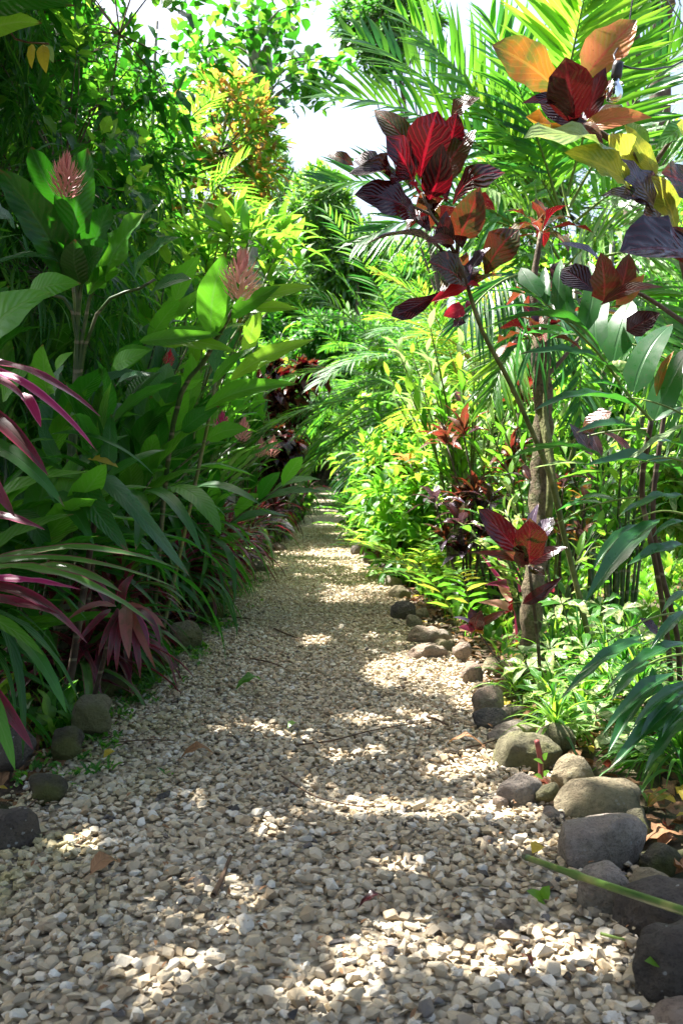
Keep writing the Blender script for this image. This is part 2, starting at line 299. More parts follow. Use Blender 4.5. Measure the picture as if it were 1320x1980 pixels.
class Plant:
    def __init__(s, name, label, cat, loc, group=None, cap=60, minpx=24):
        o = bpy.data.objects.new(name, None); C.objects.link(o); o.location = loc; o.empty_display_size = .1
        o['label'] = label; o['category'] = cat
        if group: o['group'] = group
        random.seed(sum((i + 3) * ord(c_) for i, c_ in enumerate(name + label)))
        s.root = o; s.loc = Vector(loc); s.leaves = []; s.cap = cap; s.minpx = minpx; s.tb = []
    def obj(s, name, me, parent=None, mw=None):
        o = bpy.data.objects.new(name, me); C.objects.link(o); par = parent or s.root; o.parent = par
        if mw is not None:
            o.matrix_basis = (Matrix.Translation(-s.loc) @ mw)
        TOTAL['parts'] += 1
        return o
    def stem(s, pts, r0, r1, mat, name='stem', ns=6, n=10, joined=False, parent=None):
        pts = curve_pts(pts, n); V, F = tube_arrays([p - s.loc for p in pts], [a * (1 + (.16 * math.sin(i * 2.3 + r0 * 900) if r0 > .03 else 0)) for i, a in enumerate(taper(len(pts), r0, r1))], ns)
        if joined: s.tb.append((V, F, mat)); return pts
        me = mesh_np(name, V, F, None, None, [MATS[mat]]); TOTAL['tris'] += 2 * len(F)
        s.last = s.obj(name, me, parent); return pts
    def leaf(s, base, tip, w, mat, kind='lance', arch=.12, up=None, name='leaf', part=None, parent=None):
        base = Vector(base); tip = Vector(tip); d = tip - base; L = d.length
        if L < 1e-4: return
        if up is None: up = Vector((0, 0, 1)) + rv(.35)
        mz = base.z + d.z * .5
        if mz > .5 and not part:                                   # openings in the foliage where the sun comes through
            gx = base.x + d.x * .5 - sd.x / sd.z * mz; gy = base.y + d.y * .5 - sd.y / sd.z * mz
            for ox, oy, rx_, ry_ in OPEN:
                if ((gx - ox) / (rx_ + L * .38)) ** 2 + ((gy - oy) / (ry_ + L * .38)) ** 2 < 1: return
        d = d / L; up = Vector(up); z = up - d * up.dot(d)
        if z.length < .05: z = Vector((.3, -.9, .1)); z = z - d * z.dot(d)
        z.normalize(); x = d.cross(z)
        s.leaves.append((base, x, d, z, L, w, mat, kind, arch, name, part, parent))
    def done(s):
        cand = []; rest = []
        for i, lf in enumerate(s.leaves):
            base, x, d, z, L, w_, mat, kind, arch, name, part, parent = lf
            p0 = proj(base); p1 = proj(base + d * L); sc = 0; inn = False
            if p0 and p1:
                dep = max(.3, min(p0[2], p1[2])); pl = L * FPX / dep; pw = w_ * FPX / dep
                mx, my = (p0[0] + p1[0]) / 2, (p0[1] + p1[1]) / 2
                inn = any(-30 < a < 1350 and -30 < b < 2010 for a, b in ((p0[0], p0[1]), (p1[0], p1[1]), (mx, my)))
                sc = math.sqrt(pl * pw)
            else: pl = pw = 0
            lod = 0 if pl > 150 else 1 if pl > 45 else 2 if pl > 13 else 3
            if not inn: lod = max(lod, 2)
            e = (sc, i, lod)
            if part is not False and (part or (inn and sc > s.minpx)): cand.append((1e6 if part else sc, i, lod))
            else: rest.append(e)
        cand.sort(reverse=True); rest += cand[s.cap:]; cand = cand[:s.cap]
        for sc, i, lod in cand:
            base, x, d, z, L, w_, mat, kind, arch, name, part, parent = s.leaves[i]
            me = leaf_mesh(kind, arch, lod, i % 7, mat)
            m = Matrix(((x.x * w_, d.x * L, z.x * L, base.x), (x.y * w_, d.y * L, z.y * L, base.y), (x.z * w_, d.z * L, z.z * L, base.z), (0, 0, 0, 1)))
            o = s.obj(name, me, parent, m); TOTAL['tris'] += 0
        if rest:
            grp = {}
            for sc, i, lod in rest:
                lf = s.leaves[i]; grp.setdefault((lf[7], round(lf[8], 2), lod, i % 7), []).append(i)
            mats = sorted({s.leaves[i][6] for _, i, _ in rest}); mi = {m: k for k, m in enumerate(mats)}
            VV = []; FF = []; UU = []; RR = []; MI = []; off = 0
            for (kind, arch, lod, var), ids in grp.items():
                V, F, UV = template(kind, arch, lod, var); n = len(ids)
                A = np.empty((n, 3, 3)); B = np.empty((n, 3))
                for q, i in enumerate(ids):
                    base, x, d, z, L, w_ = s.leaves[i][:6]
                    A[q, :, 0] = np.array(x) * w_; A[q, :, 1] = np.array(d) * L; A[q, :, 2] = np.array(z) * L; B[q] = base - s.loc
                W = np.einsum('nij,vj->nvi', A, V) + B[:, None, :]
                VV.append(W.reshape(-1, 3)); nv = len(V)
                FF.append((F[None] + (np.arange(n) * nv)[:, None, None]).reshape(-1, 4) + off); off += n * nv
                UU.append(np.tile(UV, (n, 1))); rr = RNG.random(n)
                RR.append(np.repeat(rr, len(F))); MI.append(np.repeat([mi[s.leaves[i][6]] for i in ids], len(F)))
            V = np.concatenate(VV); F = np.concatenate(FF)
            me = mesh_np('foliage', V, F, np.concatenate(UU), np.concatenate(RR), [MATS[m] for m in mats], np.concatenate(MI))
            TOTAL['tris'] += 2 * len(F)
            o = s.obj('foliage', me); o['kind'] = 'stuff'
        if s.tb:
            off = 0; VV = []; FF = []; mats = sorted({t[2] for t in s.tb}); MI = []
            for V, F, m in s.tb: VV.append(V); FF.append(F + off); off += len(V); MI += [mats.index(m)] * len(F)
            F = np.concatenate(FF)
            me = mesh_np('branches', np.concatenate(VV), F, None, None, [MATS[m] for m in mats], np.array(MI)); TOTAL['tris'] += 2 * len(F)
            s.obj('branches', me)['kind'] = 'stuff'
        return s.root

# ------------------------------------------------------------ plant kinds
CAMUP = Vector((-.1, -1, .35)); GLINT = (-.47, -.65, .69)
def hand(pl, rows, up=None, name='leaf'):
    """leaves posed one by one: (x0,y0,depth0, x1,y1,depth1, width in px, material, kind, arch)"""
    for r_ in rows:
        x0, y0, d0, x1, y1, d1, wp, mat, kind, arch = r_[:10]
        u = Vector(r_[10]) if len(r_) > 10 else (Vector(up) if up is not None else CAMUP) + rv(.2)
        if len(r_) <= 10 and mat in ('bluish', 'lilac', 'croton_lime'): u = Vector(GLINT) + rv(.1)
        pl.leaf(P(x0, y0, d0), P(x1, y1, d1), 1.12 * wp * (d0 + d1) / 2 / FPX, mat, kind, arch, u, name, True)

def rosette(pl, top, n, L, W, mats, kind='strap', el=(10, 75), arch=(.1, .25), droop=.35, az=None, jit=.25, name='leaf'):
    """leaves radiating from a stem top; the outer ones older, lower and more arched"""
    top = Vector(top); ga = 2.39996; a0 = random.uniform(0, 6.28)
    for i in range(n):
        f = (i + .5) / n; e = R(el[0] + (el[1] - el[0]) * f + random.uniform(-8, 8)); a = a0 + i * ga + random.uniform(-.2, .2)
        if az is not None: a = az[0] + random.uniform(-1, 1) * az[1]
        l = L * random.uniform(1 - jit, 1 + jit * .6) * (.7 + .3 * math.sin(math.pi * min(1, f + .25)))
        d = Vector((math.cos(a) * math.cos(e), math.sin(a) * math.cos(e), math.sin(e)))
        b = top + Vector((0, 0, (f - .5) * L * .25)) + d * .01
        tip = b + d * l - Vector((0, 0, droop * l * (1 - f * .6) * random.uniform(.6, 1.3)))
        ar = arch[0] + (arch[1] - arch[0]) * (1 - f); ar = round(ar * 20) / 20
        m = random.choice(mats)
        pl.leaf(b, tip, W * random.uniform(.8, 1.15), m, kind, ar, Vector((-d.x * .4, -d.y * .4, 1)) + rv(.2), name)

def cordyline(name, label, cat, loc, h, n, L, W, mats, cmat='cane_dark', heads=1, group=None, el=(-5, 75), droop=.4, cap=40, kind='strap', minpx=24, **k):
    pl = Plant(name, label, cat, loc, group, cap, minpx); loc = Vector(loc)
    for q in range(heads):
        off = Vector((random.uniform(-1, 1), random.uniform(-1, 1), 0)) * (.18 * (heads > 1) * (1 + h * .3)); hh = h * random.uniform(.75, 1.1) if heads > 1 else h
        top = loc + off * 1.5 + Vector((0, 0, hh))
        pl.stem([loc + off * .3 - Vector((0, 0, .03)), loc + off + Vector((0, 0, hh * .5)), top + Vector((0, 0, L * .12))], .013 + .004 * h, .009, cmat, n=6)
        rosette(pl, top, n, L, W, mats, kind, el, droop=droop, **k)
        # older leaves down the cane
        for i in range(n // 2):
            f = random.uniform(.35, .95); a = random.uniform(0, 6.28); e = R(random.uniform(-20, 25))
            b = loc + off * f + Vector((0, 0, hh * f)); d = Vector((math.cos(a) * math.cos(e), math.sin(a) * math.cos(e), math.sin(e)))
            pl.leaf(b, b + d * L * .8 - Vector((0, 0, L * droop * .8)), W * .9, random.choice(mats), kind, .2)
    pl.done(); return pl

def ginger(name, label, cat, loc, h, n, L, W, mats, spread=.5, lean=(0, 0), group=None, cap=60, kind='lance', flower=None, minpx=24, cmat='cane_green', per=12, extra=None, az=None):
    pl = Plant(name, label, cat, loc, group, cap, minpx); loc = Vector(loc)
    for q in range(n):
        a = random.uniform(0, 6.28); rr = random.uniform(.2, 1)
        b = loc + Vector((math.cos(a), math.sin(a), 0)) * (.12 * rr + .03)
        hh = h * random.uniform(.65, 1.08)
        tp = b + Vector((math.cos(a) * spread * rr + lean[0], math.sin(a) * spread * rr + lean[1], hh)) * 1.0
        mid = b.lerp(tp, .55) - Vector((math.cos(a), math.sin(a), 0)) * spread * rr * .25 + Vector((0, 0, hh * .05))
        pts = pl.stem([b - Vector((0, 0, .03)), mid, tp], .012, .005, cmat, n=8)
        pa = random.uniform(0, 6.28)
        for i in range(per):
            f = .28 + .72 * i / (per - 1); k = f * (len(pts) - 1); k0 = min(int(k), len(pts) - 2)
            p = pts[k0].lerp(pts[k0 + 1], k - k0); ax = (pts[k0 + 1] - pts[k0]).normalized()
            sd_ = Vector((math.cos(pa), math.sin(pa), 0)) * (1 if i % 2 else -1) + rv(.25)
            sd_ = (sd_ - ax * sd_.dot(ax)).normalized()
            an = R(random.uniform(40, 68) * (1 - .45 * f)); l = L * random.uniform(.75, 1.1) * (.75 + .25 * math.sin(math.pi * f))
            d = ax * math.cos(an) + sd_ * math.sin(an)
            pl.leaf(p, p + d * l - Vector((0, 0, l * random.uniform(.08, .32))), W * random.uniform(.85, 1.1), random.choice(mats), kind, round(random.uniform(.06, .16) * 20) / 20, ax * .6 + Vector((0, 0, .8)) + rv(.25))
        if flower and q < flower[0]:
            torch(pl, tp, flower[1], flower[2])
    if extra: extra(pl)
    pl.done(); return pl

def torch(pl, base, size, mat, ax=(0, 0, 1), n=26, w=.3, pale=None):
    n = int(n * 3)
    """cone-shaped flower head of overlapping bracts"""
    base = Vector(base); ax = Vector(ax).normalized()
    for i in range(n):
        f = i / n; a = i * 2.39996; sd_ = Vector((math.cos(a), math.sin(a), 0)); sd_ = (sd_ - ax * sd_.dot(ax)).normalized()
        b = base + ax * size * f * .75; r_ = math.sin(math.pi * min(1, f * .8 + .25))
        pl.leaf(b + sd_ * size * .08 * r_, b + (ax * (.5 + .3 * f) + sd_ * 1.0 * r_) * size * .42 + rv(size * .05), size * w * .22, (pale if pale and f > .45 and i % 2 else mat), 'lance', .1, sd_ * .5 - ax * .3, 'bract')

def whorl(pl, c, axis, n, L, W, mats, ang=55, kind='obov', arch=.1, droop=.1, jit=.2, up=None):
    c = Vector(c); axis = Vector(axis).normalized(); a0 = random.uniform(0, 6.28)
    t1 = axis.cross(Vector((.2, .9, .3))).normalized(); t2 = axis.cross(t1)
    for i in range(n):
        a = a0 + i * (6.2832 / n if n < 9 else 2.39996) + random.uniform(-.2, .2); an = R((ang[0] + (ang[1] - ang[0]) * i / n) if isinstance(ang, tuple) else ang + random.uniform(-12, 12))
        d = axis * math.cos(an) + (t1 * math.cos(a) + t2 * math.sin(a)) * math.sin(an); l = L * random.uniform(1 - jit, 1 + jit)
        b = c + d * l * .06
        pl.leaf(b, b + d * l - Vector((0, 0, droop * l)), W * random.uniform(.85, 1.15), random.choice(mats), kind, arch, axis * 1.0 + rv(.2))

def croton(name, label, cat, loc, h, nb, nl, L, W, mats, group=None, cap=60, spread=.3, kind='obov', minpx=22, cmat='cane_dark', trunk=None, ang=(85, 20), clusters=2):
    pl = Plant(name, label, cat, loc, group, cap, minpx); loc = Vector(loc)
    for q in range(nb):
        a = 6.28 * q / nb + random.uniform(-.5, .5); hh = h * random.uniform(.7, 1.05); rr = spread * random.uniform(.4, 1)
        tp = loc + Vector((math.cos(a) * rr, math.sin(a) * rr, hh))
        pts = pl.stem([loc + rv(.02) - Vector((0, 0, .03)), loc.lerp(tp, .5) + rv(.04), tp], .011, .006, cmat, n=6)
        for c_ in range(clusters):
            p = pts[-1 - c_ * 2 if c_ * 2 < len(pts) else 0]
            whorl(pl, p, (tp - loc).normalized() + Vector((0, 0, .6)), nl, L * (1 - .08 * c_), W, mats, ang, kind, .15, .12)
    pl.done(); return pl

def frond(pl, base, d0, length, droop, nl, ll, lw, mat, side_up=None, vee=.25, hang=.2, r0=.012, kind='blade', part=True, rmat='rachis', mats=None, a0=72, a1=28, start=.18, arch=.05, sub=True, gap=1.0):
    """a feather frond: curved rachis, two ranks of leaflets"""
    base = Vector(base); d = Vector(d0).normalized(); pts = [base.copy()]; n = 14; dirs = [d.copy()]
    for i in range(n):
        d = (d + Vector((0, 0, -droop / n))).normalized(); pts.append(pts[-1] + d * length / n); dirs.append(d.copy())
    V, F = tube_arrays([p - pl.loc for p in pts], taper(len(pts), r0, r0 * .25), 5)
    fo = None
    if part:
        me = mesh_np('frond', V, F, None, None, [MATS[rmat]]); fo = pl.obj('frond', me)
    else: pl.tb.append((V, F, rmat))
    hz = Vector((d0[0], d0[1], 0)); hz = hz.normalized() if hz.length > .05 else Vector((1, 0, 0))
    for i in range(nl):
        f = start + (1 - start) * (i + .5) / nl; k = f * n; k0 = min(int(k), n - 1); p = pts[k0].lerp(pts[k0 + 1], k - k0); ax = dirs[k0]
        s0 = ax.cross(Vector(side_up) if side_up is not None else Vector((0, 0, 1)))
        if s0.length < .15: s0 = hz.cross(Vector((0, 0, 1)))
        s0.normalize(); upv = s0.cross(ax); upv = upv if (upv.z > 0 or side_up is not None) else -upv
        an = R(a0 + (a1 - a0) * f); l = ll * (math.sin(math.pi * (.2 + .72 * f)) ** .7)
        for sg in (-1, 1):
            if random.random() > gap: continue
            l2 = l * random.uniform(.88, 1.08); dd = (ax * math.cos(an) + s0 * sg * math.sin(an) + upv * vee + rv(.06)).normalized()
            tip = p + dd * l2 - Vector((0, 0, hang * l2 * random.uniform(.7, 1.3)))
            pl.leaf(p, tip, lw * random.uniform(.85, 1.1), random.choice(mats) if mats else mat, kind, arch, upv + rv(.15) - s0 * sg * .3, 'leaflet', None if sub else False, fo if sub else None)
    return pts

def palm(name, label, cat, loc, stems, nf, fl, nl, ll, lw, mats, group=None, cap=120, droop=1.1, el=(35, 80), hang=.25, cmat='cane', rmat='rachis', rad=.03, minpx=22, parts=True, spread=.3, az=None, vee=.25):
    """stems: list of (dx, dy, height)"""
    pl = Plant(name, label, cat, loc, group, cap, minpx); loc = Vector(loc)
    for dx, dy, hh in stems:
        b = loc + Vector((dx * .3, dy * .3, -.03)); tp = loc + Vector((dx, dy, hh))
        if hh > .15: pl.stem([b, b.lerp(tp, .5) + Vector((dx * .1, dy * .1, 0)), tp], rad, rad * .75, cmat, ns=8)
        a0 = random.uniform(0, 6.28)
        for i in range(nf):
            a = a0 + i * 2.39996 + random.uniform(-.2, .2)
            if az is not None: a = az[0] + random.uniform(-1, 1) * az[1]
            f = (i + .5) / nf; e = R(el[0] + (el[1] - el[0]) * f)
            d = (math.cos(a) * math.cos(e), math.sin(a) * math.cos(e), math.sin(e))
            frond(pl, tp + Vector((0, 0, -.1 * (1 - f))), d, fl * random.uniform(.8, 1.1), droop * (1.2 - .6 * f), nl, ll, lw, mats[0], mats=mats, hang=hang, part=parts, rmat=rmat, vee=vee)
    pl.done(); return pl

def woody(name, label, cat, loc, h, rad, nclus, per, L, W, mats, group=None, cap=60, trunk_r=.05, base_h=None, kind='lance', cmat='bark', minpx=24, droop=.3, stems=1, top=.35, lump=.6, spray='sprig', lean=(0, 0), arch=.1, zr=None, limb=.3):
    """a shrub or tree: trunk(s), limbs to every spray, sprays of leaves scattered through an uneven crown"""
    pl = Plant(name, label, cat, loc, group, cap, minpx); loc = Vector(loc)
    bh = h * .35 if base_h is None else base_h; zr = zr or (h - bh) / 2
    cc = loc + Vector((lean[0], lean[1], bh + (h - bh) / 2))
    trunks = []
    for q in range(stems):
        o = Vector((random.uniform(-1, 1), random.uniform(-1, 1), 0)) * (rad * .3 if stems > 1 else 0)
        tpt = cc + o * 1.2 + Vector((0, 0, (h - bh) * .2))
        trunks.append(pl.stem([loc + o * .3 - Vector((0, 0, .05)), loc.lerp(tpt, .45) + o * .3 + rv(trunk_r * 1.5), tpt], trunk_r, trunk_r * .35, cmat, name='trunk', ns=8, n=10))
    lumps = [(cc + Vector((random.uniform(-1, 1) * rad * .75, random.uniform(-1, 1) * rad * .75, random.uniform(-1, 1) * zr * .8)), rad * random.uniform(.3, .6)) for _ in range(max(3, int(7 * lump + 2)))]
    limbs = []
    for lc, lr in lumps:
        t = random.choice(trunks); st = t[int(len(t) * random.uniform(.35, .8))]
        pl.stem([st, st.lerp(lc, .5) + rv(rad * .08) - Vector((0, 0, rad * .05)), lc], trunk_r * limb, trunk_r * limb * .35, cmat, ns=5, n=6, joined=True)
    for i in range(nclus):
        lc, lr = random.choice(lumps); v = rv(1)
        while v.length > 1 or v.length < .1: v = rv(1)
        v = v.normalized() * (v.length ** .35)
        p = lc + Vector((v.x * lr, v.y * lr, v.z * lr * min(1.3, zr / rad * 1.1)))
        if p.z < loc.z + .05: p.z = loc.z + .05 + random.random() * .2
        ax = (p - lc).normalized() + Vector((0, 0, .35)) + rv(.5); ax.normalize()
        if i % 3 == 0: pl.stem([lc, lc.lerp(p, .6) + rv(.03), p], trunk_r * .12 + .002, .002, cmat, ns=3, n=3, joined=True)
        for j in range(per):
            a = j * 2.39996 + i; f = j / max(1, per - 1)
            t1 = ax.cross(Vector((.1, .5, .9))).normalized(); t2 = ax.cross(t1)
            if spray == 'sprig': b = p + ax * L * (f * 1.1 - .4); an = R(75 - 50 * f)
            elif spray == 'hang': b = p + rv(L * .25); ax = Vector((0, 0, -.4)) + rv(.5); ax.normalize(); an = R(40)
            else: b = p + rv(L * .3); an = R(random.uniform(20, 100))
            d = ax * math.cos(an) + (t1 * math.cos(a) + t2 * math.sin(a)) * math.sin(an); l = L * random.uniform(.65, 1.15)
            pl.leaf(b, b + d * l - Vector((0, 0, droop * l * random.uniform(.3, 1.3))), W * random.uniform(.75, 1.2), random.choice(mats), kind, arch, Vector((0, 0, 1)) + ax * .4 + rv(.5))
    pl.done(); return pl
# ------------------------------------------------------------ ground, path, gravel
import bmesh
from mathutils import noise as mnoise
LE = [(-4, -.95), (2.6, -.93), (4.8, -.94), (6.5, -.86), (8.6, -.82), (13, -.56), (20, -.38), (30, -.32), (38, -.5)]
RE = [(-4, .74), (2.8, .70), (3.6, .66), (4.8, .72), (6.8, .54), (9, .5), (12.4, .41), (20, .33), (30, .36), (38, .2)]
def edge(tab, y): return float(np.interp(y, [a for a, b in tab], [b for a, b in tab]))

def soil_material():
    k = NT('soil'); tc = k.n('ShaderNodeTexCoord'); v = tc.outputs['Object']
    a = k.noise(v, 1.3, 5, .6); b = k.noise(v, 28, 5, .7)
    c = k.ramp(b, [(.3, (.035, .022, .013)), (.55, (.10, .065, .04)), (.75, (.2, .135, .085))])
    m = k.smooth(a, .48, .62); c = k.mix(k.math('MULTIPLY', m, .6), c, (.05, .085, .02))
    bs = k.n('ShaderNodeBsdfPrincipled'); k.l(c, bs.inputs['Base Color']); bs.inputs['Roughness'].default_value = .95
    k.l(k.bump(b, .8, .03), bs.inputs['Normal']); k.l(bs.outputs[0], k.out.inputs[0]); MATS['soil'] = k.m
soil_material()
def path_material():
    k = NT('fine_gravel'); tc = k.n('ShaderNodeTexCoord'); v = tc.outputs['Object']
    vo = k.n('ShaderNodeTexVoronoi', feature='F1'); k.l(v, vo.inputs['Vector']); vo.inputs['Scale'].default_value = 34
    sp = k.n('ShaderNodeSeparateXYZ'); k.l(vo.outputs['Color'], sp.inputs[0])
    c = k.ramp(sp.outputs[0], [(0, (.14, .12, .085)), (.15, (.36, .30, .2)), (.6, (.5, .43, .31)), (1, (.62, .56, .44))])
    dk = k.smooth(vo.outputs['Distance'], .45, .8); c = k.mix(dk, c, (.12, .09, .055))
    n = k.noise(v, 2.2, 5, .65); c = k.mix(k.math('MULTIPLY', k.smooth(n, .5, .72), .45), c, (.17, .13, .075))
    bs = k.n('ShaderNodeBsdfPrincipled'); k.l(c, bs.inputs['Base Color']); bs.inputs['Roughness'].default_value = .9
    k.l(k.bump(k.math('MULTIPLY', vo.outputs['Distance'], -1.0), 1.0, .02), bs.inputs['Normal']); k.l(bs.outputs[0], k.out.inputs[0]); MATS['fine_gravel'] = k.m
path_material()
def stone_material():
    k = NT('limestone'); tc = k.n('ShaderNodeTexCoord'); v = tc.outputs['Object']; r_ = k.rnd(); r2 = k.math('FRACT', k.math('MULTIPLY', r_, 7.31))
    c = k.ramp(r_, [(0, (.05, .047, .045)), (.018, (.16, .15, .14)), (.03, (.30, .22, .13)), (.3, (.44, .345, .21)), (.6, (.54, .445, .295)), (.85, (.61, .53, .39)), (1, (.70, .66, .56))])
    n = k.noise(v, 45, 5, .65); c = k.mix(k.math('MULTIPLY', k.smooth(n, .45, .7), .55), c, (.33, .2, .09))
    n2 = k.noise(v, 1.1, 3); c = k.mix(k.math('MULTIPLY', k.smooth(n2, .45, .65), .3), c, (.36, .27, .15))
    c = k.mix(k.math('MULTIPLY', r2, .25), c, (.5, .47, .42))
    sx = k.n('ShaderNodeSeparateXYZ'); ge = k.n('ShaderNodeNewGeometry'); k.l(ge.outputs['Position'], sx.inputs[0])
    mo = k.math('MULTIPLY', k.math('SUBTRACT', 1.0, k.smooth(sx.outputs[0], -.95, -.35)), k.smooth(k.noise(ge.outputs['Position'], 2.6, 4), .42, .62)); c = k.mix(k.math('MULTIPLY', mo, .5), c, (.24, .25, .06))
    bs = k.n('ShaderNodeBsdfPrincipled'); k.l(c, bs.inputs['Base Color']); bs.inputs['Roughness'].default_value = .85; bs.inputs['Specular IOR Level'].default_value = .3
    k.l(k.bump(k.noise(v, 130, 6, .7), .6, .003), bs.inputs['Normal']); k.l(bs.outputs[0], k.out.inputs[0]); MATS['limestone'] = k.m
stone_material()

def grid_obj(name, xs, ys, zf, mat, kind='structure'):
    V = np.array([(x, y, zf(x, y)) for y in ys for x in xs]); nx = len(xs)
    F = np.array([(j * nx + i, j * nx + i + 1, (j + 1) * nx + i + 1, (j + 1) * nx + i) for j in range(len(ys) - 1) for i in range(nx - 1)], dtype=np.int32)
    o = bpy.data.objects.new(name, mesh_np(name, V, F, None, None, [MATS[mat]])); C.objects.link(o); o['kind'] = kind; return o
def bed_z(x, y):
    """the beds on both sides stand a little proud of the path and roll gently"""
    l, r = edge(LE, y), edge(RE, y); d = max(l - x, x - r, 0)
    if y < -3: d = abs(x)
    return -.03 + min(1, d / .5) * (.05 + .05 * mnoise.noise(Vector((x * .6, y * .6, 0))) + .015 * mnoise.noise(Vector((x * 4, y * 4, 3))))
xs = sorted(set([-300, -120, -60, -30, -20, -14] + [round(-10 + .25 * i, 2) for i in range(81)] + [14, 20, 30, 60, 120, 300]))
ys = sorted(set([-300, -100, -30, -10] + [round(-4 + .25 * i, 2) for i in range(180)] + [45, 60, 80, 120, 300, 700]))
ground = grid_obj('ground', xs, ys, bed_z, 'soil')
ysp = [-4 + .5 * i for i in range(85)]
V = []; 
for y in ysp:
    l, r = edge(LE, y) - .04, edge(RE, y) + .04
    for i in range(9): V.append((l + (r - l) * i / 8, y, .004 + .006 * math.sin(i / 8 * math.pi)))
F = np.array([(j * 9 + i, j * 9 + i + 1, (j + 1) * 9 + i + 1, (j + 1) * 9 + i) for j in range(len(ysp) - 1) for i in range(8)], dtype=np.int32)
path = bpy.data.objects.new('path', mesh_np('path', np.array(V), F, None, None, [MATS['fine_gravel']])); C.objects.link(path); path['kind'] = 'structure'

def hull_template(seed, n=13, flat=.62):
    rr = random.Random(seed); bm = bmesh.new(); sx, sy = 1, rr.uniform(.62, .95)
    for i in range(n):
        v = Vector((rr.gauss(0, 1), rr.gauss(0, 1), rr.gauss(0, 1))).normalized() * rr.uniform(.8, 1.0)
        bm.verts.new((v.x * sx * .5, v.y * sy * .5, v.z * flat * .5))
    r_ = bmesh.ops.convex_hull(bm, input=bm.verts); bmesh.ops.delete(bm, geom=[g for g in r_['geom_interior'] if isinstance(g, bmesh.types.BMVert)], context='VERTS')
    bmesh.ops.triangulate(bm, faces=bm.faces); bm.verts.ensure_lookup_table()
    for i, v in enumerate(bm.verts): v.index = i
    V = np.array([tuple(v.co) for v in bm.verts]); F = np.array([[v.index for v in f.verts] for f in bm.faces], dtype=np.int32); bm.free(); return V, F
HT = [hull_template(100 + i, 11 + i % 6, .38 + .045 * (i % 7)) for i in range(24)]
st = []
y = 1.3
while y < 15:
    s_ = float(np.interp(y, [0, 2.6, 4.5, 7, 17], [.029, .028, .023, .020, .03]))
    l, r = edge(LE, y) - .03, edge(RE, y) + .03; x = l
    while x < r:
        st.append((x + random.uniform(-.5, .5) * s_, y + random.uniform(-.5, .5) * s_, s_))
        x += s_
    y += s_ * .88
stones = []
for (x, y, s_) in st:
    big = random.random()
    size = s_ * (random.uniform(.9, 1.5) if big < .78 else random.uniform(1.5, 2.15))
    layer = random.random()
    z = .010 + .016 * layer + .012 * mnoise.noise(Vector((x * 2.2, y * 2.2, 0)))
    if layer > .6 and big > .9: z += .006
    eu = (random.uniform(-.5, .5), random.uniform(-.5, .5), random.uniform(0, 6.28))
    stones.append((x, y, z, size, eu, random.randrange(24)))
# a scatter of loose chips outside the edges
for i in range(2600):
    y = random.uniform(1.6, 9); sd_ = random.choice((0, 1)); x = (edge(LE, y) - abs(random.gauss(0, .06))) if sd_ == 0 else edge(RE, y) + abs(random.gauss(0, .08))
    stones.append((x, y, max(.012, bed_z(x, y) + .008), random.uniform(.02, .036), (random.uniform(-.6, .6), random.uniform(-.6, .6), random.uniform(0, 6.28)), random.randrange(24)))
for i in range(11000):
    y = 1.5 + 7 * random.random() ** 1.4; x = random.uniform(edge(LE, y), edge(RE, y)); q = mnoise.noise(Vector((x * 3, y * 3, 9)))
    if q < -.05: continue
    stones.append((x, y, .016 + .018 * random.random(), random.uniform(.006, .014), (random.uniform(-1, 1), random.uniform(-1, 1), random.uniform(0, 6.28)), random.randrange(24)))
def shown(s):
    q = proj((s[0], s[1], s[2]))
    return q is not None and -20 < q[0] < 1340 and q[1] < 1995
stones.sort(key=lambda s: -(s[3] / s[1] * (1 if s[2] > .018 else .6)) if shown(s) else 9)
HM = [mesh_np('gravel_stone', V, F, None, None, [MATS['limestone']], smooth=False) for V, F in HT]
from mathutils import Euler
for (x, y, z, size, eu, k) in stones[:300]:
    o = bpy.data.objects.new('stone', HM[k]); C.objects.link(o); o.parent = path; o.location = (x, y, z); o.rotation_euler = eu; o.scale = (size,) * 3
VV = []; FF = []; off = 0; cnt = []
for (x, y, z, size, eu, k) in stones[300:]:
    V, F = HT[k]; m = np.array(Euler(eu).to_matrix()) * size; W = V @ m.T + np.array((x, y, z)); VV.append(W); FF.append(F + off); off += len(V); cnt.append(len(F))
F = np.concatenate(FF); rn = np.repeat(RNG.random(len(cnt)), cnt); TOTAL['tris'] += len(F)
o = bpy.data.objects.new('gravel', mesh_np('gravel', np.concatenate(VV), F, None, rn, [MATS['limestone']], smooth=False)); C.objects.link(o); o.parent = path; o['kind'] = 'stuff'

